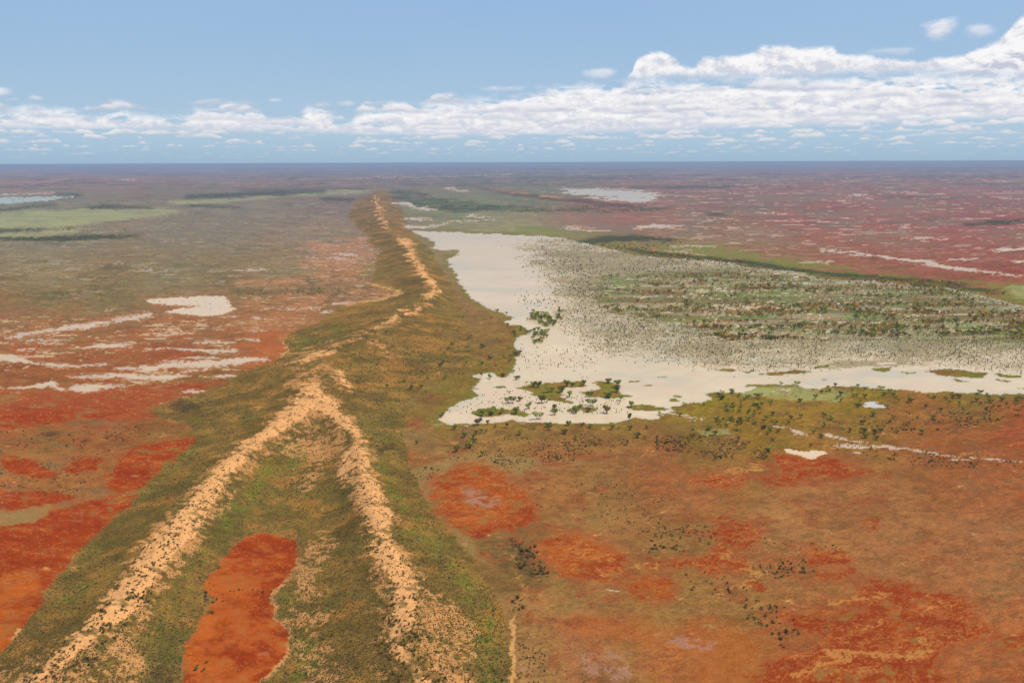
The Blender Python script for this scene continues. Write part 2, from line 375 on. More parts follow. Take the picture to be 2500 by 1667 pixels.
SAND_THIN = [P('V', (500, 350, 60), (700, 300, 90), (980, 240, 60)), P('V', (560, 470, 60), (760, 480, 110), (1000, 520, 90), (1180, 680, 60)), P('V', (480, 640, 70), (700, 700, 110), (900, 850, 120)),
             P('V', (300, 1050, 80), (600, 930, 100), (900, 980, 70), (1150, 1100, 60)), P('V', (900, 200, 40), (1200, 100, 50), (1450, 40, 30)), P('V', (1300, 120, 30), (1500, 220, 50), (1650, 330, 30)),
             P('C', (0, 1560, 190), (300, 1400, 130), (520, 1200, 110), (640, 1030, 120), (730, 870, 115), (850, 750, 110), (960, 610, 95), (1050, 490, 85), (1180, 360, 60), (1340, 240, 70), (1430, 130, 80)),
             P('C', (560, 1350, 110), (480, 1500, 150)),
             P('C', (1430, 120, 80), (1560, 230, 60), (1640, 380, 90), (1650, 500, 90), (1730, 650, 80), (1760, 800, 90), (1800, 900, 110), (1870, 1050, 120), (1860, 1200, 130), (1900, 1350, 170), (2000, 1500, 200)),
             P('C', (1500, 800, 60), (1430, 900, 60), (1400, 1000, 40), (1380, 1150, 60), (1450, 1080, 70), (1420, 1250, 60), (1500, 1400, 110)), P('C', (2000, 1100, 80), (2100, 1250, 110), (2050, 1400, 100)),
             P('C', (1350, 350, 60), (1450, 330, 60), (1500, 380, 40), (1400, 520, 50)), P('C', (700, 200, 12), (780, 235, 14), (850, 240, 10)),
             P('A', (1740, 790, 20), (1900, 720, 20), (2000, 640, 26), (1950, 540, 24), (1880, 430, 22), (1850, 380, 14))]
RED = [P('C', (-900, 900), (-60, 730), (160, 700), (240, 650), (400, 610), (540, 580), (640, 577), (600, 620), (510, 700), (430, 770), (340, 860), (320, 900), (230, 990), (195, 1060), (140, 1130), (100, 1190), (60, 1250), (-60, 1350), (-500, 1800)),
       P('C', (470, 510), (520, 460), (560, 400), (640, 350), (750, 340), (900, 312), (880, 350), (800, 420), (700, 490), (650, 553), (600, 568), (520, 566)),
       P('C', (-300, 560), (240, 560), (350, 590), (250, 620), (100, 640), (-300, 660)), P('C', (20, 400), (100, 400), (170, 430), (280, 490), (180, 510), (90, 480), (0, 440)), P('C', (280, 460), (350, 420), (480, 400), (440, 460), (330, 480)),
       P('C', (-900, 100), (-60, 100), (300, 110), (600, 80), (900, 60), (1060, 50), (1000, 80), (850, 120), (700, 165), (620, 200), (300, 245), (-60, 290), (-900, 330)),
       P('C', (1070, 1025), (1230, 1050), (1280, 1100), (1250, 1140), (1310, 1180), (1330, 1240), (1330, 1310), (1260, 1390), (1180, 1443), (1100, 1550), (1000, 1900), (800, 1900), (840, 1550), (830, 1400), (850, 1270), (900, 1200), (940, 1120), (980, 1060)),
       P('C', (1190, 750), (1280, 760), (1350, 790), (1370, 850), (1370, 900), (1330, 960), (1262, 1025), (1215, 1060), (1100, 1075), (1000, 1060), (935, 1010), (950, 950), (1000, 920), (1030, 860), (1080, 800)),
       P('C', (1990, 570), (2050, 470), (2130, 440), (2230, 440), (2310, 480), (2352, 560), (2440, 610), (2450, 680), (2350, 700), (2200, 770), (2130, 740), (2060, 700), (2010, 640)),
       P('D', (120, 790), (230, 750), (330, 770), (430, 830), (540, 860), (480, 880), (520, 940), (460, 975), (300, 960), (200, 940), (170, 880)),
       P('D', (510, 1000), (590, 960), (700, 940), (740, 1000), (720, 1060), (620, 1060), (530, 1040)),
       P('D', (930, 680), (1010, 690), (1090, 720), (1150, 760), (1130, 800), (1030, 820), (980, 860), (1080, 880), (1110, 920), (1000, 940), (900, 950), (840, 900), (700, 900), (560, 920), (620, 880), (860, 860), (960, 820), (950, 760), (900, 720)),
       P('D', (740, 490), (870, 485), (960, 480), (1180, 500), (1380, 480), (1300, 540), (1100, 500), (1000, 550), (870, 530)), P('D', (1190, 390), (1300, 400), (1460, 400), (1560, 450), (1690, 480), (1500, 500), (1350, 500), (1180, 440)),
       P('D', (1690, 480), (1770, 478), (1740, 497), (1700, 497)), P('D', (1340, 850), (1450, 825), (1550, 850), (1560, 880), (1460, 910), (1380, 900)), P('D', (1370, 950), (1480, 930), (1560, 900), (1600, 930), (1520, 960), (1460, 990), (1400, 970)),
       P('D', (1080, 980), (1160, 970), (1180, 1010), (1120, 1030)),
       P('D', (1600, 1000), (1700, 970), (1800, 980), (1900, 1030), (1990, 1020), (2060, 1050), (2110, 1120), (2170, 1180), (2230, 1200), (2100, 1260), (1960, 1280), (1940, 1350), (2000, 1443), (2100, 1800), (1300, 1800), (1100, 1443), (1080, 1400),
         (1250, 1330), (1420, 1270), (1400, 1220), (1250, 1160), (1190, 1110), (1350, 1130), (1500, 1110), (1620, 1130), (1640, 1100), (1500, 1060), (1560, 1040)),
       P('D', (2190, 1230), (2352, 1210), (2900, 1220), (2900, 1300), (2300, 1290)), P('D', (2200, 335), (2352, 330), (2600, 330), (2600, 360), (2300, 352)), P('D', (2190, 578), (2300, 590), (2352, 610), (2600, 640), (2600, 600), (2300, 575)),
       P('D', (1600, 730), (1650, 695), (1710, 690), (1660, 740)), P('D', (1960, 515), (2040, 510), (2030, 525)), P('D', (2050, 570), (2130, 568), (2120, 580)), P('D', (1690, 745), (1740, 748), (1700, 760)), P('D', (0, 540), (90, 530), (80, 560), (0, 600)), P('D', (-40, 640), (60, 650), (120, 700), (40, 735), (-40, 720)),
       P('D', (770, 730), (830, 725), (860, 745), (800, 750))]
ORANGE = [P('D', (760, 1190), (900, 1150), (1100, 1200), (1180, 1250), (1160, 1330), (1090, 1400), (1200, 1800), (900, 1800), (850, 1443), (780, 1300)), P('D', (180, 1150), (420, 1130), (650, 1180), (700, 1300), (500, 1250), (250, 1230)), P('C', (-900, 1100), (-50, 1000), (60, 930), (210, 960), (190, 1060), (100, 1190), (0, 1300), (-400, 1700)),
          P('C', (1990, 570), (2050, 470), (2130, 440), (2230, 440), (2310, 480), (2450, 680), (2130, 740), (2060, 700)), P('C', (935, 1000), (950, 950), (1030, 930), (1130, 1100), (1000, 1180), (1000, 1400), (900, 1500), (840, 1450), (850, 1270), (900, 1200)), P('C', (720, 180), (650, 230), (420, 270), (250, 290), (450, 250), (600, 200)),
          P('L', (1640, 570), (1680, 760), (1480, 800), (1100, 830), (1000, 825), (1400, 760), (1500, 600)), P('D', (500, 1000), (740, 940), (730, 1060), (520, 1060)), P('D', (120, 790), (330, 740), (540, 860), (300, 960), (150, 900))]
ORANGE_WASH = [P('A', (1400, 410), (1650, 370), (1750, 440), (1720, 560), (1650, 600), (1450, 590), (1350, 520), (1500, 450)), P('A', (1100, 650), (1450, 640), (1750, 600), (1850, 630), (1680, 680), (1450, 710), (1200, 720)), P('A', (1200, 740), (1500, 740), (1320, 800), (1000, 800)),
               P('A', (150, 540), (250, 535), (380, 545), (250, 558)), P('A', (270, 480), (330, 485), (280, 492)), P('A', (370, 495), (480, 480), (600, 478), (450, 500)), P('A', (1150, 560), (1600, 560), (1650, 590), (1300, 600), (1000, 600))]
LILAC = [P('C', (2100, 545), (2200, 548), (2300, 590), (2320, 615), (2250, 635), (2180, 610), (2110, 580)), P('D', (720, 1240), (830, 1215), (950, 1260), (920, 1300), (800, 1290)), P('D', (330, 1300), (470, 1290), (560, 1350), (620, 1420), (480, 1430), (340, 1400)), P('D', (900, 1370), (990, 1375), (940, 1395)), P('D', (700, 1090), (800, 1085), (900, 1120), (1000, 1150), (860, 1130)),
         P('D', (270, 435), (350, 432), (340, 448), (280, 446)), P('Q', (260, 40), (480, 10), (420, 60), (320, 70)), P('Q', (120, 240), (220, 240), (200, 270)), P('Q', (2080, 1330), (2200, 1290), (2240, 1340), (2150, 1370)), P('D', (2210, 335), (2352, 340), (2340, 350)), P('D', (1690, 735), (1730, 740), (1700, 752)), P('D', (0, 1355), (100, 1370), (60, 1400))]
BARE = [P('C', (1880, 470), (2100, 400), (2352, 400), (2500, 420), (2352, 520), (2200, 420), (2050, 450), (1990, 560), (1960, 620), (1900, 530)), P('C', (1190, 700), (1100, 760), (1030, 850), (1080, 800), (1190, 750), (1350, 790), (1400, 850), (1330, 740)), P('C', (2000, 640), (2060, 720), (2150, 770), (2220, 900), (2180, 880), (2050, 730)),
        P('C', (-50, 660), (240, 620), (200, 690), (50, 740), (-50, 730))]
PAN_L = [P('L', (820, 410), (900, 395), (1100, 388), (1290, 388), (1320, 410), (1330, 440), (1360, 455), (1270, 490), (1170, 497), (1080, 485), (950, 475), (1020, 450), (1150, 440), (950, 435), (860, 425))]
CHAN = [P('L', (20, 625, 5), (120, 610, 8), (200, 592, 8), (300, 578, 9), (430, 555, 14), (500, 560, 18), (560, 545, 12), (640, 530, 6), (750, 510, 10), (850, 490, 12), (900, 488, 5)),
        P('L', (490, 675, 6), (600, 670, 14), (700, 665, 12), (760, 655, 5)), P('L', (900, 607, 6), (1120, 598, 3)), P('L', (1120, 655, 5), (1250, 648, 8), (1340, 650, 6)), P('L', (820, 690, 5), (950, 680, 6), (1100, 688, 8), (1250, 697, 10), (1370, 695, 8)),
        P('L', (-200, 740, 25), (0, 735, 22), (60, 738, 20), (130, 748, 12), (200, 768, 6), (330, 776, 8), (450, 785, 6), (600, 780, 4), (650, 775, 3)),
        P('L', (650, 800, 5), (800, 795, 10), (900, 790, 14), (1000, 778, 16), (1200, 772, 20), (1350, 757, 22), (1450, 748, 14), (1530, 740, 6)), P('L', (1060, 817, 8), (1200, 800, 6)), P('L', (820, 815, 7), (900, 806, 8)),
        P('L', (420, 850, 4), (550, 840, 8), (700, 840, 14), (800, 852, 14), (950, 850, 14), (1060, 838, 6)), P('L', (760, 880, 4), (870, 875, 4)), P('L', (30, 910, 5), (150, 905, 8), (250, 895, 14), (300, 880, 14), (340, 915, 12), (380, 925, 5)),
        P('L', (425, 915, 8), (450, 914, 18), (500, 912, 22), (560, 908, 18), (620, 900, 8), (740, 900, 3)), P('L', (1230, 850, 8), (1290, 845, 10), (1350, 845, 5)), P('L', (1050, 930, 6), (1120, 927, 8), (1180, 930, 3)),
        P('L', (1320, 235, 3), (1450, 232, 5), (1560, 230, 2)), P('L', (1750, 165, 3), (1900, 165, 4), (2050, 175, 3)), P('L', (1910, 140, 4), (2060, 148, 4)), P('L', (1920, 425, 6), (2050, 425, 4)), P('L', (800, 233, 3), (890, 228, 3)), P('L', (820, 203, 3), (900, 201, 2)),
        P('L', (1850, 475, 7), (1910, 472, 5)), P('L', (2025, 328, 5), (2070, 328, 4)), P('L', (1280, 502, 6), (1360, 502, 4)), P('L', (1460, 510, 6), (1540, 512, 3)), P('L', (1430, 582, 4), (1540, 580, 2)), P('L', (1360, 628, 5), (1480, 634, 5)), P('L', (1390, 390, 3), (1480, 393, 2)), P('L', (1500, 455, 3), (1650, 462, 3), (1850, 448, 3)),
        P('L', (130, 662, 5), (170, 660, 4)), P('L', (240, 655, 5), (300, 655, 3)), P('L', (100, 690, 4), (250, 690, 3)), P('L', (0, 570, 8), (40, 572, 4)), P('L', (600, 463, 4), (660, 463, 3)), P('L', (180, 640, 4), (400, 632, 4)), P('L', (900, 760, 5), (1000, 755, 4)), P('L', (1100, 735, 8), (1250, 735, 5)),
        P('D', (1190, 262, 3), (1260, 275, 4), (1310, 290, 7), (1370, 305, 3)), P('D', (1410, 300, 5), (1460, 307, 9), (1500, 316, 5), (1600, 335, 4), (1650, 342, 2)), P('D', (1480, 350, 4), (1560, 356, 7), (1700, 360, 6), (1850, 376, 5), (1950, 391, 3), (2050, 405, 3), (2352, 428, 2)),
        P('D', (1600, 385, 5), (1550, 382, 3)), P('D', (2010, 418, 4), (2110, 424, 4)), P('D', (1215, 98, 4), (1290, 100, 5)), P('K', (0, 280, 4), (150, 290, 5), (300, 318, 5)), P('K', (220, 330, 3), (300, 345, 3)), P('D', (445, 1018, 6), (480, 1016, 4)), P('Y', (520, 625, 8), (600, 640, 6)), P('Y', (1050, 605, 8), (1100, 608, 6)), P('Y', (880, 520, 12), (1000, 530, 10)),
        P('B', (1400, 432, 4), (1550, 445, 5), (1750, 470, 7), (1900, 490, 8), (2050, 520, 7), (2200, 540, 5), (2290, 548, 3), (2400, 556, 3)), P('B', (1480, 356, 2), (1660, 358, 2)), P('B', (570, 330, 7), (660, 322, 8), (780, 328, 4)),
        P('B', (240, 330, 6), (350, 340, 6), (450, 345, 3)), P('B', (740, 418, 3), (950, 418, 3)), P('B', (780, 450, 4), (900, 456, 2)), P('B', (720, 438, 3), (830, 437, 2)), P('B', (1320, 492, 4), (1480, 484, 4), (1450, 500, 3)), P('B', (2000, 478, 5), (2150, 474, 4)), P('B', (2210, 435, 8), (2400, 425, 8)), P('B', (2320, 490, 8), (2420, 485, 8)),
        P('B', (1850, 380, 4), (2000, 386, 3)), P('B', (1130, 262, 3), (1300, 268, 2)), P('B', (1560, 185, 4), (1640, 182, 4)), P('B', (2160, 115, 3), (2300, 118, 2)), P('A', (1810, 218, 5), (1880, 220, 7), (1910, 238, 8), (2030, 251, 2)), P('A', (1860, 290, 6), (2000, 295, 3)), P('A', (1870, 325, 8), (1960, 330, 5), (2100, 300, 3), (2300, 295, 3)), P('A', (2130, 275, 4), (2250, 280, 3)), P('A', (2050, 148, 4), (2100, 156, 6), (2150, 165, 4)),
        P('A', (1580, 103, 2), (2000, 97, 2), (2352, 84, 2)), P('A', (-100, 182, 3), (80, 180, 3), (250, 170, 4)), P('A', (560, 112, 2), (640, 110, 2))]
PAN_R = [P('D', (1240, 365), (1300, 375), (1400, 375), (1460, 385), (1420, 400), (1380, 415), (1330, 400), (1250, 385))]
POND = [P('D', (1618, 158), (1640, 150), (1680, 153), (1700, 168), (1750, 176), (1700, 182), (1660, 181), (1625, 172))]
FARWATER = [P('A', (-200, 212, 16), (0, 208, 14), (100, 204, 12), (200, 199, 8), (300, 192, 4), (335, 190, 2))]
FARPAN = [P('B', (180, 152), (400, 150), (700, 168), (680, 200), (640, 212), (560, 217), (450, 208), (300, 182))]
GREEN_R = [P('B', (0, 320), (120, 330), (300, 350), (520, 365), (800, 385), (1000, 410), (1100, 440), (1400, 475), (1700, 540), (2000, 572), (2352, 590), (2900, 640), (2900, 780), (2352, 690), (2250, 650), (2150, 640), (2000, 603), (1700, 572), (1400, 558), (1200, 522), (1000, 488), (700, 468), (560, 452), (450, 422), (320, 394), (150, 370), (0, 360))]
GREEN_L = [P('A', (-400, 262), (300, 250), (700, 240), (860, 258), (700, 280), (500, 300), (300, 330), (-60, 345), (-400, 350)), P('A', (730, 210), (1000, 203), (1250, 187), (1500, 165), (1750, 153), (1650, 175), (1300, 192), (1050, 215), (800, 228)), P('A', (-400, 372), (200, 347), (500, 330), (700, 318), (400, 345), (100, 382)),
           P('D', (1070, 78), (1400, 90), (1560, 110), (1500, 150), (1300, 145), (1100, 130), (1000, 110)), P('Y', (80, 640), (290, 590), (300, 625), (150, 660)), P('D', (860, 1180), (900, 1170), (970, 1190), (940, 1200)), P('K', (280, 390), (430, 380), (500, 420), (330, 430)), P('Y', (800, 600), (900, 600), (900, 625), (820, 620)), P('B', (2270, 600), (2400, 600), (2400, 670), (2290, 650))]
WOOD_FAR = [P('A', (1800, 150), (1900, 158), (1990, 185), (2100, 205), (2352, 238), (2352, 252), (2100, 262), (2040, 250), (1900, 225), (1810, 205)), P('B', (-10, 225), (200, 240), (500, 225), (760, 238), (700, 250), (560, 262), (200, 256), (-10, 262))]
WOOD_AND_SHADOW = [P('A', (-300, 345, 7), (180, 343, 5)), P('A', (-300, 385, 5), (0, 380, 6), (200, 385, 10), (400, 378, 10), (640, 368, 4)), P('A', (850, 190, 8), (1100, 180, 8), (1300, 172, 7), (1500, 168, 4)), P('A', (1100, 158, 4), (1700, 152, 3)), P('A', (400, 240, 5), (520, 235, 6), (700, 238, 4)), P('A', (120, 212, 3), (350, 190, 4), (380, 178, 4), (250, 172, 4)), P('A', (-200, 275, 4), (100, 240, 5), (250, 225, 4)),  # woodland belts; the second stroke is a cloud shadow painted as dark ground
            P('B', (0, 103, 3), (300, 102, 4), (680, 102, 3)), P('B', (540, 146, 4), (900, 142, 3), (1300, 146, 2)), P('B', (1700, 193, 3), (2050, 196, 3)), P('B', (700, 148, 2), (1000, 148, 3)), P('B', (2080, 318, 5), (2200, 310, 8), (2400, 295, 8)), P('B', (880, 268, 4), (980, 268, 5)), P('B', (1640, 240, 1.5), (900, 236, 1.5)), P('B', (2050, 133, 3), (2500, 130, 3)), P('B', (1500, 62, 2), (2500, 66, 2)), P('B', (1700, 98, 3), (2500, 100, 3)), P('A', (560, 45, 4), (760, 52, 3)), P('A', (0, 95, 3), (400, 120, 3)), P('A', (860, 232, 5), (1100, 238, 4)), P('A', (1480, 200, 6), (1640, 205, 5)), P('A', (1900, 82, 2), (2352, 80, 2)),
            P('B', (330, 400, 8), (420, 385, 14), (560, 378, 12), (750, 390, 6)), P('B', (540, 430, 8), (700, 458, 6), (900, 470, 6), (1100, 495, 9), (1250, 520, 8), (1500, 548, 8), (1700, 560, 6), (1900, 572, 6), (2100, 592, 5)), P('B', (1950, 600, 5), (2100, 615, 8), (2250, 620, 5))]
DARKRIDGE = [P('A', (2080, 120, 3), (2352, 175, 5)), P('B', (0, 180, 7), (110, 186, 6), (200, 200, 8), (350, 212, 8), (460, 222, 8), (560, 234, 6)), P('A', (1980, 60, 3), (2000, 90, 3), (2080, 118, 3))]
RIDGESAND = [P('A', (2352, 168, 3), (2250, 150, 2)), P('B', (0, 168, 3), (80, 176, 2)), P('B', (130, 186, 3), (260, 196, 2)), P('B', (380, 208, 3), (500, 218, 3)), P('B', (60, 202, 2), (150, 210, 2)), P('A', (60, 122, 2), (240, 118, 3), (330, 105, 2)), P('A', (870, 108, 1), (960, 122, 2)), P('A', (1060, 120, 2), (1150, 95, 1)), P('A', (60, 70, 2), (110, 72, 3))]
GREENSTRIPE = [P('C', (1720, 400, 14), (1770, 480, 25), (1830, 590, 28), (1900, 690, 34), (1960, 780, 40), (2060, 900, 46), (2150, 1000, 50), (2230, 1150, 60), (2250, 1350, 60), (2270, 1600, 60)), P('C', (1350, 420, 60), (1250, 450, 40), (1150, 590, 34), (1040, 720, 36), (940, 860, 40), (870, 880, 34), (820, 1000, 26), (780, 1150, 34)),
               P('C', (1480, 880, 20), (1440, 980, 18)), P('C', (1400, 1230, 40), (1440, 1350, 50), (1380, 1420, 40)), P('C', (1290, 1040, 40), (1350, 1060, 20)), P('C', (920, 230, 30), (900, 300, 20), (850, 400, 18), (720, 520, 16), (640, 600, 14)), P('A', (1700, 500, 40), (1720, 570, 30)), P('A', (1380, 880, 30), (1480, 840, 30), (1600, 780, 24)),
               P('A', (1800, 200, 20), (1900, 300, 12), (1960, 420, 20), (2060, 520, 20)), P('C', (1350, 330, 40), (1300, 380, 30)), P('C', (420, 990, 30), (300, 1100, 24))]
BURNT = [P('C', (800, 165, 18), (870, 170, 30), (910, 180, 20)), P('C', (690, 200, 8), (710, 200, 8)), P('C', (170, 305, 6), (240, 302, 9), (290, 298, 5)), P('C', (740, 1400, 40), (760, 1500, 50)), P('C', (1760, 390, 20), (1800, 350, 14)), P('L', (640, 355, 3), (720, 375, 3)), P('L', (800, 550, 6), (1000, 550, 5)), P('D', (20, 790, 14), (60, 870, 20), (90, 940, 24), (20, 900, 10)), P('L', (600, 218, 8), (700, 216, 6)),
         P('K', (1950, 285, 6), (2100, 290, 8)), P('D', (860, 1010, 2), (1000, 1020, 2))]
RIM = [P('C', (1370, 860, 4), (1372, 900, 5), (1345, 950, 5), (1270, 1015, 6), (1235, 1045, 7), (1275, 1100, 9), (1255, 1140, 6), (1315, 1180, 11), (1333, 1240, 9), (1325, 1310, 9), (1260, 1385, 8), (1180, 1450, 8)), P('C', (100, 1192, 6), (60, 1235, 6)),
       P('D', (0, 1120, 4), (10, 1200, 9), (6, 1290, 11), (0, 1380, 9), (0, 1443, 12), (-8, 1700, 14)), P('L', (1625, 630, 6), (1655, 700, 6), (1600, 745, 4)), P('L', (2100, 300, 4), (2310, 362, 8), (2200, 400, 6), (2000, 430, 6))]
CREEK = [P('D', (8, 850, 3), (15, 930, 4), (50, 985, 4), (68, 1040, 4)), P('D', (100, 1110, 3), (90, 1090, 2), (110, 1095, 2)), P('D', (960, 1030, 5), (1020, 1010, 5), (1110, 965, 7), (1140, 935, 7), (1230, 900, 3)), P('D', (500, 920, 5), (540, 905, 3), (700, 900, 3)), P('D', (1110, 940, 4), (1040, 880, 3), (960, 800, 3)),
         P('D', (300, 780, 2), (287, 830, 2), (295, 875, 2)), P('D', (330, 780, 2), (352, 850, 2)), P('D', (1500, 1070, 6), (1620, 1060, 4), (1720, 1025, 5)), P('D', (1440, 1300, 10), (1560, 1310, 6), (1700, 1320, 4), (1820, 1330, 4), (1930, 1290, 5)), P('D', (1520, 1330, 10), (1400, 1380, 8), (1280, 1410, 6)), P('D', (1900, 1270, 8), (1915, 1235, 8)), P('D', (1900, 1110, 5), (1960, 1090, 4), (2050, 1070, 3)),
         P('D', (1020, 880, 3), (940, 830, 2)), P('D', (960, 545, 3), (970, 515, 3), (940, 480, 3), (1010, 500, 2)), P('D', (1050, 470, 5), (1100, 455, 6), (1180, 468, 4)), P('D', (1290, 425, 2), (1420, 410, 2), (1600, 460, 2)), P('D', (1010, 465, 3), (1080, 480, 3), (1040, 500, 2)), P('D', (1300, 400, 2), (1250, 430, 2), (1340, 450, 2)), P('D', (1640, 1180, 3), (1700, 1160, 4), (1560, 1200, 3)), P('D', (730, 1060, 3), (850, 1070, 3), (960, 1060, 2)), P('D', (860, 885, 3), (820, 870, 2), (760, 875, 2)),
         P('Y', (300, 700, 2), (270, 780, 2), (200, 860, 2)), P('D', (2050, 385, 3), (2150, 392, 3), (2250, 405, 2)), P('D', (420, 890, 2), (480, 870, 2), (300, 860, 2))]
# broad ground tones: (u, v, r, g, b)
TONES = [(100, 405, 92, 66, 62), (700, 405, 78, 68, 66), (1250, 405, 72, 70, 66), (1900, 405, 80, 64, 68), (2400, 405, 78, 64, 70),
         (100, 425, 142, 92, 72), (500, 425, 128, 92, 78), (900, 425, 112, 90, 76), (1250, 425, 100, 88, 70), (1700, 425, 118, 84, 74), (2100, 425, 136, 80, 72), (2450, 425, 136, 76, 70),
         (100, 500, 105, 108, 76), (500, 460, 108, 98, 76), (600, 505, 110, 108, 78), (850, 500, 106, 96, 74), (1300, 470, 98, 104, 72), (1250, 560, 130, 125, 85), (1100, 510, 110, 115, 75), (1600, 470, 128, 82, 66), (2000, 470, 138, 74, 62), (2400, 480, 140, 66, 60),
         (1500, 520, 150, 84, 66), (2000, 540, 150, 66, 54), (2400, 560, 152, 56, 52), (1800, 580, 130, 100, 60), (2200, 600, 148, 60, 50), (2480, 640, 152, 46, 42),
         (100, 590, 118, 114, 82), (500, 570, 112, 110, 82), (800, 590, 122, 112, 82), (100, 670, 124, 116, 82), (450, 670, 120, 114, 80), (700, 650, 125, 112, 78), (850, 620, 145, 112, 82),
         (100, 730, 124, 112, 76), (300, 730, 124, 110, 74), (600, 710, 125, 112, 76), (820, 700, 130, 108, 72), (50, 765, 146, 108, 76), (600, 745, 158, 112, 76),
         (100, 790, 158, 112, 78), (400, 790, 156, 110, 76), (650, 780, 172, 118, 82), (100, 850, 166, 96, 62), (400, 830, 164, 98, 64), (620, 840, 172, 104, 66), (400, 880, 162, 80, 48),
         (100, 925, 142, 106, 62), (400, 925, 140, 104, 58), (520, 905, 130, 100, 60), (100, 905, 160, 84, 48), (100, 1000, 164, 74, 42), (300, 1000, 166, 72, 42), (430, 1000, 160, 105, 58), (100, 1050, 136, 106, 60), (350, 1065, 134, 100, 56), (460, 1020, 120, 96, 50),
         (100, 1150, 158, 106, 62), (300, 1150, 160, 104, 60), (60, 1260, 165, 108, 68), (50, 1450, 178, 84, 38), (700, 1300, 130, 105, 55), (750, 1150, 112, 100, 46),
         (1150, 1000, 126, 110, 44), (1300, 1045, 140, 112, 52), (1700, 980, 148, 116, 40), (1900, 1000, 158, 114, 46), (2100, 955, 148, 118, 44), (2100, 1000, 150, 106, 44), (2400, 970, 136, 102, 44), (1500, 1050, 132, 108, 48), (1900, 1055, 138, 106, 42), (1700, 1080, 122, 96, 44), (2250, 1030, 150, 100, 48), (2450, 1050, 158, 80, 46), (2300, 1080, 152, 90, 50),
         (1050, 1150, 152, 116, 70), (1200, 1110, 150, 112, 62), (1500, 1110, 146, 102, 58), (1600, 1160, 152, 90, 52), (1350, 1130, 150, 104, 60), (1700, 1210, 156, 100, 58), (2000, 1180, 152, 100, 58), (2400, 1180, 150, 92, 54),
         (1350, 1200, 154, 104, 58), (1300, 1260, 140, 106, 60), (1480, 1260, 142, 108, 62), (1950, 1250, 158, 110, 66), (2150, 1280, 156, 106, 64), (2400, 1300, 152, 100, 62), (1280, 1340, 108, 90, 52), (1500, 1300, 154, 106, 60), (1650, 1310, 140, 104, 58),
         (1400, 1430, 138, 110, 60), (1700, 1400, 146, 108, 60), (1850, 1400, 150, 106, 62), (2150, 1370, 154, 104, 62), (2450, 1450, 158, 106, 64), (1620, 1440, 138, 110, 62), (1350, 1520, 160, 114, 66), (1550, 1500, 146, 106, 58), (1820, 1500, 146, 108, 58), (1800, 1570, 138, 104, 56),
         (1450, 1600, 150, 98, 62), (1300, 1620, 154, 116, 70), (1650, 1620, 166, 100, 54), (1900, 1600, 166, 100, 52), (2200, 1600, 164, 96, 48), (2450, 1550, 168, 104, 58), (2450, 1650, 160, 88, 46)]

# ------------------------------------------------------------------ height of the ground
def poly_world(p, z=0.0):
    x, y = at(p[:, 0], p[:, 1], z)
    return np.stack([x, y], -1)
def seg_dist(X, Y, line, closed=False, hval=None):
    best = np.full(X.shape, 1e9, f32); hv = np.zeros(X.shape, f32)
    n = len(line)
    for i in range(n if closed else n - 1):
        ax, ay = line[i]; bx, by = line[(i + 1) % n]
        dx, dy = bx - ax, by - ay
        t = np.clip(((X - ax) * dx + (Y - ay) * dy) / max(dx * dx + dy * dy, 1e-9), 0, 1)
        d = np.hypot(X - ax - t * dx, Y - ay - t * dy)
        k = d < best
        best = np.where(k, d, best)
        if hval is not None:
            hv = np.where(k, hval[i] * (1 - t) + hval[(i + 1) % n] * t, hv)
    return best, hv
def inside(X, Y, poly):
    ins = np.zeros(X.shape, bool)
    n = len(poly)
    for i in range(n):
        ax, ay = poly[i]; bx, by = poly[(i + 1) % n]
        if ay == by: continue
        ins ^= ((ay > Y) != (by > Y)) & (X < (bx - ax) * (Y - ay) / (by - ay) + ax)
    return ins
HT0, HT1, HN = -1.1, 0.9, 900
HS0, HS1, HM = math.log(70.0), math.log(5200.0), 620
_t = np.linspace(HT0, HT1, HN); _s = np.linspace(HS0, HS1, HM)
GT, GS = np.meshgrid(_t, _s)
GY = np.exp(GS); GX = GT * GY
dune_w, valley_w = poly_world(DUNE), poly_world(VALLEY, 2.0)
m_in = inside(GX, GY, dune_w) & ~inside(GX, GY, valley_w)
d1, _ = seg_dist(GX, GY, dune_w, True)
d2, _ = seg_dist(GX, GY, valley_w, True)
d_toe = np.minimum(d1, d2)
d_cr = np.full(GX.shape, 1e9); h_cr = np.zeros(GX.shape)
for line, hc in CRESTS:
    w_ = poly_world(line, hc)
    # the crest line rises and falls along its run
    run = np.concatenate([[0], np.cumsum(np.hypot(*np.diff(w_, axis=0).T))])
    hv = hc * (1 + 0.10 * vnoise(run / 70.0, run * 0, 4))
    d_, h_ = seg_dist(GX, GY, w_, False, hv)
    k = d_ < d_cr
    d_cr = np.where(k, d_, d_cr); h_cr = np.where(k, h_, h_cr)
ratio = d_toe / (d_toe + d_cr + 1.5)
HGT = np.where(m_in, h_cr * (0.35 * ratio ** 1.5 + 0.65 * ratio * ratio * (3 - 2 * ratio)), 0.0)
# tiny ease over the valley so the crests melt into it
def gblur(a, k):
    for ax in (0, 1):
        for _ in range(2):
            pad = [(0, 0), (0, 0)]; pad[ax] = (k + 1, k)
            c_ = np.cumsum(np.pad(a, pad, mode='edge'), ax); n = a.shape[ax]
            a = (np.take(c_, np.arange(2 * k + 1, 2 * k + 1 + n), ax) - np.take(c_, np.arange(0, n), ax)) / (2 * k + 1)
    return a
HGT = gblur(HGT, 1) * 0.55 + gblur(HGT, 3) * 0.45
HGT = HGT.astype(f32)

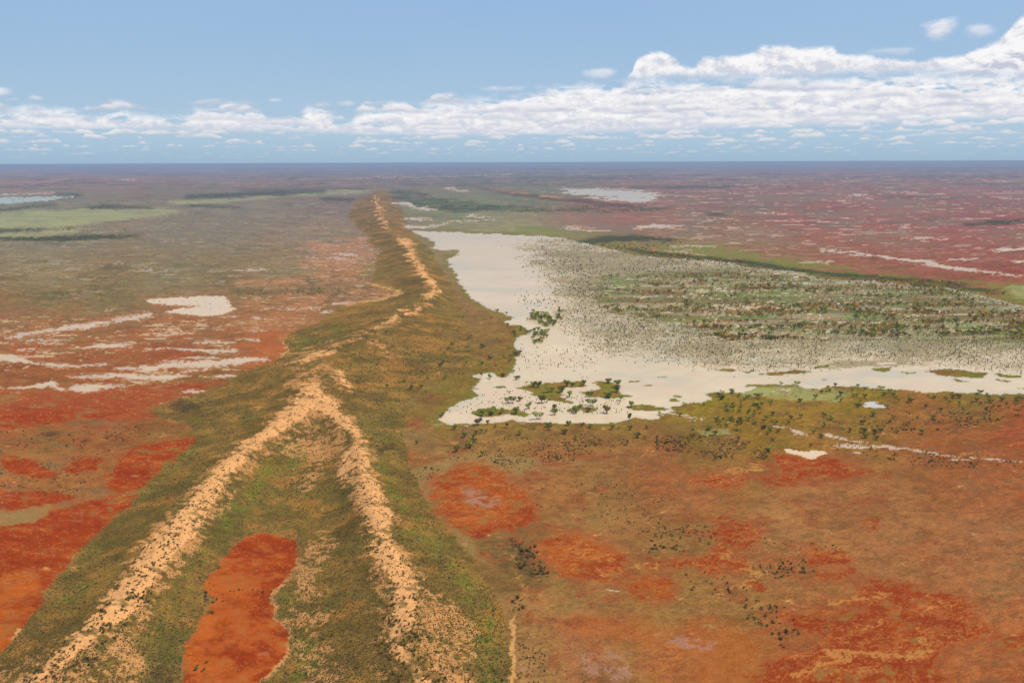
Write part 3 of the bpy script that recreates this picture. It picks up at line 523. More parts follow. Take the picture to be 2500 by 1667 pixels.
def bil(r, fx, fy):
    h, w = r.shape
    fx = np.clip(fx, 0, w - 1.001); fy = np.clip(fy, 0, h - 1.001)
    ix, iy = fx.astype(np.int32), fy.astype(np.int32)
    tx, ty = (fx - ix).astype(f32), (fy - iy).astype(f32)
    return (r[iy, ix] * (1 - tx) + r[iy, ix + 1] * tx) * (1 - ty) + (r[iy + 1, ix] * (1 - tx) + r[iy + 1, ix + 1] * tx) * ty
def base_h(x, y):
    s = np.log(np.maximum(y, 1.0)); t = x / np.maximum(y, 1.0)
    h = bil(HGT, (t - HT0) / (HT1 - HT0) * (HN - 1), (s - HS0) / (HS1 - HS0) * (HM - 1))
    return np.where((y > 60) & (s < HS1) & (t > HT0) & (t < HT1), h, 0)
def height(x, y):
    b = base_h(x, y)
    on = sst(b, 0.3, 5.0)
    z = b + on * (0.75 * fbm(x / 19.0, y / 24.0, 3, 31) + 0.28 * fbm(x / 4.5, y / 5.5, 3, 37)) * sst(y, 2500, 900)
    far = sst(y, 12000, 32000)
    z = z + far * 24 * fbm(x / 5200.0, y / 2600.0, 3, 43)
    return z
def at_ground(u, v, n=5):
    z = np.zeros(np.shape(u))
    for _ in range(n):
        x, y = at(u, v, z); z = height(x, y)
    return x, y, z

# ------------------------------------------------------------------ ground sheet
vs = np.concatenate([np.arange(3300, 2050, -40.0), np.arange(2050, 1640, -4.0), np.arange(1640, 700, -1.9), np.arange(700, 470, -1.5), np.arange(470, 402.6, -0.8)])
yrow = at(np.full(vs.shape, 1250.0), vs)[1]
a1 = np.arange(-1640, 1640, 1.85)
acol = np.concatenate([np.linspace(-4200, -1660, 70), a1, np.linspace(1660, 4200, 70)])
Yg, Ag = np.meshgrid(yrow, acol, indexing='ij')
Xg = Ag / F_PX * Yg
NR, NC = Xg.shape
Zb = base_h(Xg, Yg)
Zg = height(Xg, Yg)
U, V = project(Xg, Yg, Zb)
LA, LB = Ag, F_PX * np.log(Yg)          # log-polar plan coordinates: detail keeps pace with distance
SQ = np.clip(CAM_H / Yg, 0.02, 1)

def LN(lam, octv=3, seed=0, ky=1.0, gain=0.55): return fbm(LA / lam, LB / (lam * ky), octv, seed, gain)
n6, n6b = LN(7, 2, 1), LN(9, 2, 2)
n16, n16b = LN(18, 3, 3), LN(22, 3, 4)
n50, n50b, n50c = LN(55, 4, 5), LN(60, 4, 6), LN(48, 4, 7)
n160, n160b = LN(170, 5, 8), LN(190, 5, 9)
n400 = LN(420, 4, 10)
w3 = fbm(Xg / 2.2, Yg / 2.2, 2, 12); w12 = fbm(Xg / 11.0, Yg / 11.0, 3, 13); w40 = fbm(Xg / 40.0, Yg / 40.0, 4, 14)
# wandering runnels: ridged noise, stretched the way the sheetwash runs
rid = 1 - np.abs(LN(60, 3, 15, 1.6)) ; rid2 = 1 - np.abs(LN(34, 3, 16, 1.2)); rid3 = 1 - np.abs(LN(110, 4, 17, 0.8))

def samp(r, rag=0.0, k=0.4, soft=None, thr=0.5, nn=None, na=0.0):
    """soft-edged mask value at every ground point, its outline frayed by the noises"""
    if rag:
        q = rag / 12.0
        u_ = U + rag * 0.5 * (n50 + n16) + q * 5 * n6
        v_ = V + rag * k * 0.5 * (n50b + n16b) + q * 2.0 * n6b
    else: u_, v_ = U, V
    m = bil(r, (u_ - U0) / RS - .5, (v_ - V0) / RS - .5)
    if nn is not None: m = m + nn * na
    if soft is not None: m = sst(m, thr - soft, thr + soft)
    return m

# broad tones, interpolated between the sample points
cu = np.arange(-700, 3201, 20.0); cv = np.concatenate([np.arange(388, 560, 4.0), np.arange(560, 2101, 10.0)])
CU, CV = np.meshgrid(cu, cv)
acc = np.zeros(CU.shape + (3,)); wsum = np.zeros(CU.shape)
wv = lambda v: 620 * np.log(np.maximum(v - 335, 20))
for (pu, pv, r_, g_, b_) in TONES:
    d2_ = ((CU - pu) * 0.9) ** 2 + ((wv(CV) - wv(pv)) * 1.0) ** 2 + 35.0 ** 2
    w_ = d2_ ** -1.9
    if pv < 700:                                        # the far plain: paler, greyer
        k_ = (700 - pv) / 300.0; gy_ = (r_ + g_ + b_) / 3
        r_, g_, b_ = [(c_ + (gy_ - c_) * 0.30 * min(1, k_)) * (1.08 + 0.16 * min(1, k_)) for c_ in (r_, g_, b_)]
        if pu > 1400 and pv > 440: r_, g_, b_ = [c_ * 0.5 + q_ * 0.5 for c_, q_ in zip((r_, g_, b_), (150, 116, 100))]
    if pu < 1000 and 480 < pv < 725: r_, g_, b_ = r_ + 8, g_ + 1, b_ + 8
    if 1150 < pu and 930 < pv < 1020: r_, g_, b_ = r_ * 0.95, g_ * 1.05, b_
    if pu > 1150 and pv > 1080: r_, g_, b_ = r_ * 1.05, g_ * 1.04, b_ * 1.10
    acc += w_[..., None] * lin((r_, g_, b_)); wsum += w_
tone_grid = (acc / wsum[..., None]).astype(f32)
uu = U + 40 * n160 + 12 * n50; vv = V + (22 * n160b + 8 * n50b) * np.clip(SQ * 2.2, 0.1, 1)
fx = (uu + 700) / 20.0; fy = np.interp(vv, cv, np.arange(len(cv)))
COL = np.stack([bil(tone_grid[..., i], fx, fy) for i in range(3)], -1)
def over(rgb, m):
    global COL
    c_ = lin(rgb).astype(f32) if isinstance(rgb, tuple) else rgb
    m = np.clip(m, 0, 1)[..., None].astype(f32)
    COL = COL * (1 - m) + c_ * m
def between(a, b, m): return lin(a).astype(f32) * (1 - np.clip(m, 0, 1)[..., None]) + lin(b).astype(f32) * np.clip(m, 0, 1)[..., None]

dist = Yg
near = sst(dist, 2600, 900); mid = sst(dist, 700, 1500) * sst(dist, 9000, 3000); farw = sst(dist, 2500, 6000)
leftside = sst(U, 1000, 700) * (V < 1400)
rightside = sst(U, 950, 1200)
# mottling of the open plains
fine = LN(5, 2, 51, 0.7, 0.9); fine2 = LN(10, 3, 52, 0.6, 0.8)
COL *= np.clip(1 + 0.12 * n50c + 0.12 * n16 + 0.06 * n160 + (0.10 * fine + 0.12 * fine2) * sst(dist, 6000, 1500), 0.5, 1.6)[..., None]
over((176, 128, 86), sst(fine2 + 0.4 * fine + 0.3 * n160b, 0.75, 1.2) * 0.45 * near * (U > 900))
over((112, 80, 50), sst(-fine2 - 0.3 * fine + 0.3 * n50, 0.75, 1.2) * 0.45 * near)
over((134, 88, 58), sst(n50b - 0.4 * n16, 0.3, 1.0) * 0.35 * near * (U > 900))
over((136, 122, 94), sst(n50 + 0.5 * n160, 0.35, 0.9) * 0.45 * (1 - near * rightside * 0.6))
over((96, 92, 66), sst(-n50 + 0.6 * n160b, 0.6, 1.1) * 0.4 * leftside * sst(V, 740, 690))
over((172, 92, 56), sst(n50b + 0.6 * n160b, 0.45, 0.9) * 0.45 * sst(V, 730, 790) * (1 - sst(U, 1000, 1150) * sst(V, 1120, 1070)))
over((196, 148, 92), sst(rid2 - 0.25 * n160 ** 2, 0.93, 0.99) * 0.40 * near * rightside * sst(n160 + n50, -0.2, 0.5))
over((112, 88, 52), sst(n16b + n50, 0.5, 1.2) * 0.35 * near)
# far streaks: reds, dark patches and pale pans, drawn out by distance
f1, f2, f3 = LN(90, 4, 21, 1.5, 0.7), LN(120, 4, 22, 2.2, 0.7), LN(70, 4, 23, 1.2, 0.7)
over((150, 74, 62), sst(f1, 0.2, 1.0) * 0.5 * sst(U, 1500, 1900) * sst(dist, 1200, 2200) * sst(dist, 14000, 5000))
over((128, 118, 98), sst(f2, 0.1, 0.9) * 0.6 * sst(dist, 1300, 2200))
over((134, 92, 84), sst(LN(80, 4, 28, 2.0, 0.7), 0.3, 0.8) * 0.5 * sst(dist, 1500, 2600) * sst(U, 1300, 1700))
over((196, 128, 92), sst(LN(50, 4, 29, 0.9, 0.7), 0.7, 1.0) * 0.5 * sst(dist, 4000, 7000))
over((150, 96, 72), sst(LN(100, 4, 30, 1.6, 0.7), 0.2, 0.9) * 0.6 * sst(dist, 3800, 6500))
over((46, 52, 52), sst(f3, 0.35, 0.75) * 0.8 * sst(dist, 3500, 9000))
over((190, 160, 130), sst(LN(60, 4, 55, 0.7, 0.7), 0.7, 0.95) * 0.8 * sst(dist, 4000, 8000))
over((186, 112, 72), sst(LN(60, 4, 24, 1.3, 0.7), 0.75, 1.1) * 0.6 * leftside * sst(dist, 2600, 5200))
pal = sst(LN(46, 4, 25, 0.6, 0.7) + 0.35 * f1, 0.66, 0.92) * sst(U, 1500, 1750) * sst(dist, 1300, 2000) * sst(dist, 16000, 7000)
over((222, 186, 166), pal * 0.8)
over((142, 122, 104), sst(LN(170, 5, 58, 1.2, 0.7), 0.0, 0.7) * 0.6 * sst(dist, 1300, 2200) * sst(U, 1500, 1800))
over((110, 104, 92), sst(LN(100, 5, 59, 0.9, 0.7), 0.5, 0.9) * 0.6 * sst(dist, 1800, 2600) * sst(U, 1400, 1700))
wisp = sst(LN(34, 4, 26, 0.7, 0.75) + 0.5 * n160, 0.7, 1.0) * sst(V, 750, 790) * sst(V, 1010, 960) * sst(U, 700, 560)
over((216, 182, 156), wisp * 0.85)
wisp2 = sst(LN(40, 4, 27, 0.7, 0.75) + 0.4 * n160b, 0.85, 1.05) * leftside * sst(dist, 1000, 1300) * sst(dist, 5000, 3000)
over((186, 176, 164), wisp2 * 0.5)

DUNER = polys(DUNE)
m_dune = samp(DUNER, 9, 0.5, 0.35)
m_valley = samp(polys(VALLEY), 4)
fringe = blur(polys(LAKE), 26, 9)
over((124, 122, 48), sst(samp(fringe, 8), 0.06, 0.42) * sst(n50 + 0.5 * n16, -0.9, 0.3) * 0.85)
over((126, 134, 58), samp(blur(polys(*GREEN_R), 16, 5), 14, 0.3, 0.3) * sst(n50b + .4 * n16, -0.7, 0.5) * 0.9)
over((166, 170, 118), samp(blur(polys(*GREEN_L), 18, 4), 18, 0.2, 0.35) * (0.75 + 0.3 * n50))
over((156, 128, 86), samp(blur(polys(*BARE), 14, 8), 12, 0.4, 0.4) * 0.8)
over((188, 130, 94), samp(blur(polys(*ORANGE_WASH), 30, 8), 26, 0.25, 0.45) * sst(n50 + n16, -0.7, 0.9) * 0.75)
over((222, 186, 160), samp(blur(polys(*ORANGE_WASH), 30, 8), 26, 0.25, 0.45) * sst(LN(30, 4, 60, 0.4, 0.75), 0.5, 0.9) * 0.6)

# red clay
REDR = blur(polys(*RED), 5, 3)
rgt = np.maximum(sst(U, 1230, 1330), sst(U, 960, 1030) * sst(V, 1050, 1080) * sst(V, 1420, 1380))
m_red = samp(blur(polys(*RED), 8, 5), 10, 0.4, 0.16, 0.5, n16 + 0.6 * n50, 0.06) * (1 - rgt) + rgt * samp(blur(polys(*RED), 12, 7), 22, 0.5, 0.2, 0.5, n16 + 0.8 * n50 + 0.3 * n6, 0.22)
m_red_soft = samp(blur(polys(*RED), 26, 14), 20, 0.4, 0.35, 0.45)
halo_r = samp(blur(polys(*RED), 60, 30), 44, 0.45)
over((160, 82, 48), sst(halo_r + 0.22 * n50 + 0.12 * n16, 0.10, 0.6) * 0.65 * rgt)
over((172, 96, 54), m_red_soft * 0.6)

orr = samp(blur(polys(*ORANGE), 44, 26), 30, 0.4, 0.5)
redc = between((160, 62, 16), (188, 94, 30), np.clip(orr + 0.45 * n50b + 0.3 * n16, 0, 1))
redc = redc * (1 - 0.12 * rgt)[..., None]
redc = redc * (1 + 0.10 * n50 + 0.06 * n16)[..., None]
over((186, 96, 44), orr * (1 - m_red) * 0.55)
mot = 1 - 0.75 * sst(n16 + 0.7 * n50c + 0.4 * n6, 0.45, 1.05) * rgt - 0.35 * sst(n16b + n50, 0.5, 1.2) * (1 - rgt) - 0.6 * sst(LN(40, 4, 54, 0.5, 0.75) + .3 * n160, 0.1, 0.9) * (1 - rgt) * sst(V, 1015, 985)
redc = redc * (1 - 0.5 * ((1 - rgt) * sst(V, 1015, 985))[..., None]) + lin((156, 78, 48)).astype(f32) * 0.5 * ((1 - rgt) * sst(V, 1015, 985))[..., None]
over(redc, m_red * mot * (0.95 - 0.12 * rgt) * (1 - 0.25 * (1 - rgt) * sst(V, 1015, 985)))
over((200, 120, 66), m_red * sst(rid2 + 0.06 * n160, 0.965, 0.998) * 0.5 * sst(n50c, -0.3, 0.5))
vein = 1 - np.abs(LN(95, 4, 56, 0.42, 0.6)); vein2 = 1 - np.abs(LN(50, 4, 57, 0.5, 0.6))
fl = sst(LN(9, 3, 48, 0.45, 0.7) + 0.5 * n50b, 0.9, 1.3)
over((208, 140, 96), m_red * fl * 0.5)
over((214, 150, 84), m_red * sst(rid, 0.97, 1.0) * 0.6 * near * sst(U, 1200, 1500))
over((196, 130, 72), np.maximum(m_red, 0.8 * m_red_soft) * sst(np.maximum(vein, vein2 - 0.01) + 0.05 * n160, 0.91, 0.99) * 0.7 * rgt)
over((140, 112, 64), m_red * sst(n50 + 0.5 * n16, 0.75, 1.05) * 0.6)
over((150, 104, 62), m_red * sst(LN(24, 4, 62, 0.8, 0.7) + 0.5 * n160b, 0.5, 1.0) * 0.45)
over((132, 42, 20), m_red * sst(LN(70, 4, 63, 0.6, 0.6), 0.2, 0.9) * 0.4)
over((204, 126, 84), m_red * sst(LN(12, 3, 64, 0.3, 0.8), 0.7, 1.1) * 0.45)
over((176, 132, 122), samp(blur(polys(*LILAC), 14, 7), 18, 0.4, 0.35, 0.5) * sst(n16 + 0.6 * n50, -0.5, 0.7) * 0.75)
CRK = blur(strokes(*CREEK), 5, 4)
cr = samp(CRK, 22, 0.6)
over((204, 144, 84), sst(cr + 0.16 * n6 + 0.10 * n16, 0.18, 0.5) * sst(cr, 0.03, 0.2) * 0.7)

PANR = polys(*RED[6:8])
# vegetated dune and swale
vegc = between((120, 98, 52), (148, 116, 62), sst(n50 + 0.6 * w40, -0.6, 0.8))
vegc = between((0, 0, 0), (255, 255, 255), np.ones(U.shape)) * 0 + vegc
veg2 = between((114, 106, 54), (114, 106, 54), np.ones(U.shape))
gsel = sst(n160 + 0.5 * n50b, 0.1, 0.9)[..., None]
vegc = vegc * (1 - 0.5 * gsel) + veg2 * 0.5 * gsel
vegc *= (1 + 0.10 * n16 + 0.10 * w12 + 0.08 * n6)[..., None]
m_veg = np.maximum(m_dune, 0)
m_pan = samp(polys(*RED[6:8], base=None), 8, 0.5, 0.2)
m_rimz = samp(blur(polys(*RED[6:8]), 16, 12), 6, 0.5, 0.4, 0.35)
over(vegc, m_veg * (1 - np.maximum(m_red, 0)))
# orange-brown earth showing through
over((176, 122, 62), m_veg * (1 - m_red) * sst(w12 + 0.7 * n50c + 0.3 * w3, 0.35, 1.0) * 0.55)
over((100, 86, 46), m_veg * (1 - m_red) * sst(-w12 + 0.6 * n50, 0.5, 1.1) * 0.35)
over((104, 118, 44), samp(blur(strokes(*GREENSTRIPE), 16, 12), 20, 0.6, 0.4, 0.5) * sst(n16 + n50 * .6 + w12 * .5, -0.2, 0.9) * 0.7 * (1 - m_pan))
over((60, 48, 36), samp(blur(strokes(*BURNT), 8, 5), 16, 0.4, 0.4, 0.5) * sst(n16, -0.9, 0.3) * 0.7)
# bare sand of the crests
sthin = samp(blur(strokes(*SAND_THIN), 14, 10), 16, 0.6) * (1 - m_pan)
sp = sst(0.65 * w3 + 0.5 * w12 + 0.6 * n16 + 0.3 * n6 + 0.9 * (sthin - 0.62), 0.0, 0.65)
over((214, 156, 96), sp * sst(sthin, 0.2, 0.7) * 0.75)
SANDR = blur(strokes(*SAND), 5, 4)
m_sand = samp(SANDR, 12, 0.6, 0.22, 0.62, n16 * 0.6 + w12 * 0.9 + w3 * 0.5 + n6 * 0.3, 0.30) * (1 - m_pan)
over((236, 176, 112), m_sand * (0.92 + 0.06 * n16) * (1 - 0.65 * sst(-w3 - 0.8 * w12 - 0.5 * n16, 0.2, 0.95)))
rm = samp(blur(strokes(*RIM), 5, 4), 8, 0.5)
over((220, 168, 114), sst(rm + 0.12 * n16 + 0.1 * n6, 0.22, 0.6) * sst(rm, 0.05, 0.2) * 0.8)
over((150, 118, 78), m_rimz * (1 - m_pan) * 0.0)

# low shrubs too small to stand out one by one, on the plains
over((92, 70, 46), sst(fine + 0.8 * n50b + 0.3 * n160b, 0.9, 1.3) * 0.5 * near * (1 - m_red) * (1 - m_veg) * (U > 900))
pr_ = samp(blur(PANR, 26, 16), 14, 0.5)
over((150, 112, 70), sst(pr_ + 0.18 * n16 + 0.12 * n6, 0.12, 0.42) * (1 - m_pan) * 0.7 * (1 - m_sand))
over((196, 104, 48), m_pan * sst(n50 + 0.6 * n160b + 0.3 * n16, -0.4, 0.8) * 0.55)
over((150, 116, 76), m_pan * sst(0.62 - samp(blur(PANR, 16, 10), 14, 0.5) + 0.2 * n16 + 0.15 * n6, 0.0, 0.3) * 0.6)
# woodland ground with a painted cloud-shadow band, dark ridge
over((58, 66, 46), samp(blur(strokes(*WOOD_AND_SHADOW), 6, 2), 14, 0.2, 0.4, 0.4) * 0.85)
over((62, 82, 54), samp(blur(polys(*WOOD_FAR), 8, 3), 18, 0.25, 0.4) * sst(n16 + n50, -1.0, 0.2) * 0.85)
over((92, 66, 56), samp(blur(strokes(*DARKRIDGE), 5, 2), 8, 0.3, 0.4, 0.4) * 0.8)
over((206, 146, 92), samp(strokes(*RIDGESAND), 8, 0.2, 0.4, 0.4) * sst(n16, -0.6, 0.4) * 0.8)
cs_ = samp(blur(polys(*PAN_L), 2), 4, 0.3)

halo = samp(blur(strokes(*CHAN, base=polys(*PAN_L)), 18, 6), 20, 0.2)
over((192, 132, 100), sst(halo + 0.15 * n50 + 0.12 * n16, 0.12, 0.55) * 0.55 * sst(U, 1000, 900) * sst(V, 1100, 1000))
# ------------------------------------------------------------------ water and wet pans
lakeR = polys(LAKE)
for p in ISLES: fill(lakeR, p, 0.0)
m_lake = samp(blur(lakeR, 2, 1), 7, 0.22, 0.18, 0.5)
CHR = blur(strokes(*CHAN), 3, 1)
chm = samp(CHR, 15, 0.22)
m_chan = sst(chm + 0.16 * (n16 + 0.5 * n6) + 0.16 * LN(30, 4, 49, 0.4, 0.75), 0.34, 0.70) * sst(chm, 0.05, 0.25)
m_pans = samp(blur(polys(*PAN_L, *PAN_R, *POND), 3, 1), 9, 0.2, 0.2, 0.5)
m_fw = samp(blur(strokes(*FARWATER), 3, 1), 12, 0.1, 0.25, 0.42)
m_fpan = samp(blur(polys(*FARPAN), 20, 6), 24, 0.15, 0.25, 0.5, f3, 0.5) * samp(polys(*FARPAN), 30, 0.1)
WET = np.maximum.reduce([m_lake, m_chan * (0.92 - 0.3 * sst(fine2 + n16, 0.3, 1.2)), m_pans, m_fw, m_fpan * 0.9])
shallow = sst(samp(blur(lakeR, 10, 4), 8, 0.3), 0.95, 0.55)
wc = between((226, 208, 184), (204, 200, 188), np.clip(shallow * 0.7 + 0.25 * sst(n160b + n50 * .5, 0.0, 1.0), 0, 1))
ripple_grey = LN(260, 5, 61, 0.6, 0.6)  # grey patterns and wind-ripple reflectance, painted into the water colour
wc = wc * (1 + 0.04 * n50 + 0.03 * n160 + 0.02 * n16 - 0.05 * ripple_grey)[..., None]
bl_ = (sst(ripple_grey + 0.4 * n50b, 0.25, 0.9) * 0.55)[..., None]
wc = wc * (1 - bl_) + lin((196, 196, 186)).astype(f32) * bl_
pk_ = (sst(n160 + 0.5 * n50c, 0.1, 0.9) * 0.5)[..., None]
wc = wc * (1 - pk_) + lin((222, 196, 176)).astype(f32) * pk_
fw_ = (sst(dist, 900, 2200) * 0.5)[..., None]
wc = wc * (1 - fw_) + lin((206, 192, 174)).astype(f32) * fw_
wchan = between((202, 176, 156), (222, 198, 172), sst(samp(blur(strokes(*CHAN), 5, 2), 6), 0.5, 0.9))
wc = np.where((m_chan > m_lake)[..., None], wchan, wc)
wc = np.where((m_pans > np.maximum(m_lake, m_chan))[..., None], lin((228, 206, 180)).astype(f32), wc)
pondm = samp(polys(*POND), 6, 0.2, 0.2)
wc = wc * (1 - pondm[..., None]) + lin((206, 208, 214)).astype(f32) * pondm[..., None]
wc = np.where((m_fw > 0.3)[..., None], lin((176, 190, 188)).astype(f32), wc)
# vegetation standing in the flood
dense = samp(blur(polys(*FLOOD_DENSE), 40, 14), 30, 0.3); thin = samp(blur(polys(*FLOOD_THIN), 50, 18), 30, 0.3); fg = samp(blur(polys(*FLOOD_GREEN), 10, 4), 20, 0.3, 0.4)
spk = LN(3.6, 2, 41, 1.0, 0.9)
lines = 1 - np.abs(LN(230, 4, 44, 0.45, 0.6))
lines2 = 1 - np.abs(LN(150, 4, 45, 0.4, 0.6))
dens = 0.14 * sst(thin, 0.05, 0.4) + 0.54 * thin + 0.35 * dense + 0.22 * n160 * thin + 0.10 * n50
cover = sst(spk * 0.30 + dens - 0.42 - 0.75 * sst(np.maximum(lines, lines2), 0.93, 0.99) * dense, -0.30, 0.42) * np.clip(thin * 3, 0, 1)
cover = np.maximum(cover, fg * sst(n16 + n50, -1.2, 0.0) * 0.9)
fv = between((116, 112, 76), (104, 130, 60), sst(LN(90, 3, 50, 0.3) + n160 * .4, 0.0, 0.8) * dense)
rust = sst(LN(80, 3, 47, 0.25), 0.1, 0.7)[..., None] * dense[..., None]
fv = fv * (1 - 0.8 * rust) + lin((128, 90, 44)).astype(f32) * 0.8 * rust
fv = fv * (1 + 0.15 * n16)[..., None]
band = LN(210, 4, 53, 0.22, 0.6)
bandm = sst(band, -0.35, 0.25) * sst(dense, 0.15, 0.6) * sst(-np.maximum(lines, lines2), -0.985, -0.93)
cover = np.clip(cover * 0.76 + 0.65 * bandm * (0.75 + 0.25 * n16), 0, 0.95)
wc = wc * (1 - cover[..., None]) + fv * cover[..., None]
wc = wc.astype(f32)
over(wc, WET)
COL = np.clip(COL, 0.004, 1)
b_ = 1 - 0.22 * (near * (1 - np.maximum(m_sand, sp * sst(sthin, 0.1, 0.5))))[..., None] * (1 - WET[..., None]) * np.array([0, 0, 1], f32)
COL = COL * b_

# surface albedo from the lit look: light on level ground is close to this grey gain
GAIN = np.array([0.82, 0.77, 0.72], f32)
ALB = COL * GAIN
WG = np.array([1.07, 1.01, 0.82], f32)
ALB = ALB * (1 + (WG - 1) * WET[..., None])
rough_ground = np.clip(1 - np.maximum(m_red * 0.6, m_sand * 0.5), 0.2, 1)

# ------------------------------------------------------------------ meshes
def mesh_from(name, co, quads=None, tris=None, colr=None, attrs=None, smooth=True):
    me = bpy.data.meshes.new(name)
    nq = 0 if quads is None else len(quads); nt = 0 if tris is None else len(tris)
    me.vertices.add(len(co)); me.vertices.foreach_set('co', np.ascontiguousarray(co, f32).ravel())
    li = []
    if nq: li.append(np.asarray(quads).ravel())
    if nt: li.append(np.asarray(tris).ravel())
    li = np.concatenate(li).astype(np.int32)
    me.loops.add(len(li)); me.loops.foreach_set('vertex_index', li)
    me.polygons.add(nq + nt)
    st = np.concatenate([np.arange(nq) * 4, nq * 4 + np.arange(nt) * 3]).astype(np.int32)
    me.polygons.foreach_set('loop_start', st)
    me.polygons.foreach_set('use_smooth', np.full(nq + nt, smooth))
    me.update(calc_edges=True)
    if colr is not None:
        a = me.color_attributes.new('Col', 'FLOAT_COLOR', 'POINT')
        rgba = np.ones((len(co), 4), f32); rgba[:, :3] = colr
        a.data.foreach_set('color', rgba.ravel())
    for k, vals in (attrs or {}).items():
        a = me.attributes.new(k, 'FLOAT', 'POINT'); a.data.foreach_set('value', np.ascontiguousarray(vals, f32))
    return me
def link(name, me, mat=None, parent=None, **props):
    o = bpy.data.objects.new(name, me); col.objects.link(o)
    if mat is not None and me is not None and not me.materials: me.materials.append(mat)
    o.parent = parent
    for k, v_ in props.items(): o[k] = v_
    return o

def new_mat(name):
    m = bpy.data.materials.new(name); m.use_nodes = True
    t = NT(m.node_tree)
    b = t.n['Principled BSDF']
    return m, t, b
def vcol(t, name='Col'):
    n = t.node('ShaderNodeVertexColor'); n.layer_name = name; return n.outputs[0]
def attr(t, name):
    n = t.node('ShaderNodeAttribute'); n.attribute_name = name; return n.outputs['Fac']
def objpos(t):
    g = t.node('ShaderNodeTexCoord'); return g.outputs['Object']

gm, t, b = new_mat('earth')
pos = objpos(t)
g1 = t.noise(pos, 1.1, 3, 0.65); g2 = t.noise(pos, 0.22, 3, 0.6)
rg = attr(t, 'grit')
k = t.m('MULTIPLY', t.m('ADD', t.m('MULTIPLY', t.m('SUBTRACT', g1, 0.5), 1.5), t.m('MULTIPLY', t.m('SUBTRACT', g2, 0.5), 0.6)), rg)
val = t.m('ADD', k, 1.0)
cc = t.node('ShaderNodeVectorMath', operation='SCALE'); t.l.new(vcol(t), cc.inputs[0]); t._in(cc.inputs['Scale'], val)
t.l.new(cc.outputs[0], b.inputs['Base Color'])
bp = t.node('ShaderNodeBump'); t._in(bp.inputs['Strength'], t.m('MULTIPLY', rg, 0.9)); bp.inputs['Distance'].default_value = 0.35
t._in(bp.inputs['Height'], t.noise(pos, 0.9, 3, 0.6)); t.l.new(bp.outputs[0], b.inputs['Normal'])
b.inputs['Roughness'].default_value = 1.0; b.inputs['Specular IOR Level'].default_value = 0.0

wm, t, b = new_mat('muddy_water')
t.l.new(vcol(t), b.inputs['Base Color'])
cv_ = attr(t, 'cover')
t._in(b.inputs['Roughness'], t.m('MULTIPLY_ADD', cv_, 0.5, 0.30))
t._in(b.inputs['Specular IOR Level'], t.m('MULTIPLY_ADD', cv_, -0.12, 0.12))
bp = t.node('ShaderNodeBump'); bp.inputs['Strength'].default_value = 0.12; bp.inputs['Distance'].default_value = 0.1
t._in(bp.inputs['Height'], t.noise(objpos(t), 0.8, 2, 0.5)); t.l.new(bp.outputs[0], b.inputs['Normal'])

idx = np.arange(NR * NC).reshape(NR, NC)
q = np.stack([idx[:-1, :-1], idx[:-1, 1:], idx[1:, 1:], idx[1:, :-1]], -1).reshape(-1, 4)
wetf = (WET[:-1, :-1] + WET[1:, 1:] + WET[:-1, 1:] + WET[1:, :-1]).ravel() > 2.0
dunef = ((Zb[:-1, :-1] + Zb[1:, 1:]).ravel() > 0.8) & ~wetf
CO = np.stack([Xg, Yg, Zg], -1).reshape(-1, 3)
ALBf = ALB.reshape(-1, 3); GR = rough_ground.ravel(); CVf = cover.ravel()
def submesh(name, sel, mat, at_name, at_val, **props):
    qq = q[sel]; used = np.unique(qq)
    remap = np.zeros(NR * NC, np.int32); remap[used] = np.arange(len(used))
    me = mesh_from(name, CO[used], quads=remap[qq], colr=ALBf[used], attrs={at_name: at_val[used]})
    return link(name, me, mat, kind='structure', **props)
submesh('ground', ~wetf & ~dunef, gm, 'grit', GR * 0.8)
submesh('sand_dunes', dunef, gm, 'grit', GR)
submesh('water', wetf, wm, 'cover', CVf)

# ------------------------------------------------------------------ plants
fm, t, b = new_mat('foliage')
oi = t.node('ShaderNodeObjectInfo')
v_ = t.m('MULTIPLY_ADD', oi.outputs['Random'], 0.5, 0.75)
sc_ = t.node('ShaderNodeVectorMath', operation='SCALE'); t.l.new(vcol(t), sc_.inputs[0]); t._in(sc_.inputs['Scale'], v_)
t.l.new(sc_.outputs[0], b.inputs['Base Color'])
b.inputs['Roughness'].default_value = 0.9; b.inputs['Specular IOR Level'].default_value = 0.05
bm_, t, b = new_mat('bark')
b.inputs['Base Color'].default_value = (0.10, 0.075, 0.055, 1); b.inputs['Roughness'].default_value = 0.95; b.inputs['Specular IOR Level'].default_value = 0.05
t._in(b.inputs['Base Color'], t.mix(t.noise(objpos(t), 6.0, 3, 0.6), (0.06, 0.045, 0.035, 1), (0.17, 0.14, 0.11, 1)))
sm_, t, b = new_mat('scrub')
t.l.new(vcol(t), b.inputs['Base Color']); b.inputs['Roughness'].default_value = 1.0; b.inputs['Specular IOR Level'].default_value = 0.0

def leaf_quads(centres, size, r, flat=0.6):
    """small leaf-clump quads turned every way round the given centres"""
    n = len(centres)
    a = r.normal(size=(n, 3)); a /= np.linalg.norm(a, axis=1, keepdims=True)
    a[:, 2] *= flat; a /= np.linalg.norm(a, axis=1, keepdims=True)
    b_ = r.normal(size=(n, 3)); b_ -= (b_ * a).sum(1, keepdims=True) * a; b_ /= np.linalg.norm(b_, axis=1, keepdims=True)
    s = size * r.uniform(0.6, 1.3, (n, 1)); s2 = size * r.uniform(0.5, 1.0, (n, 1))
    co = np.stack([centres - a * s - b_ * s2 * .6, centres + a * s - b_ * s2, centres + a * s * .8 + b_ * s2, centres - a * s + b_ * s2 * .7], 1)
    return co.reshape(-1, 3), np.arange(n * 4).reshape(-1, 4)

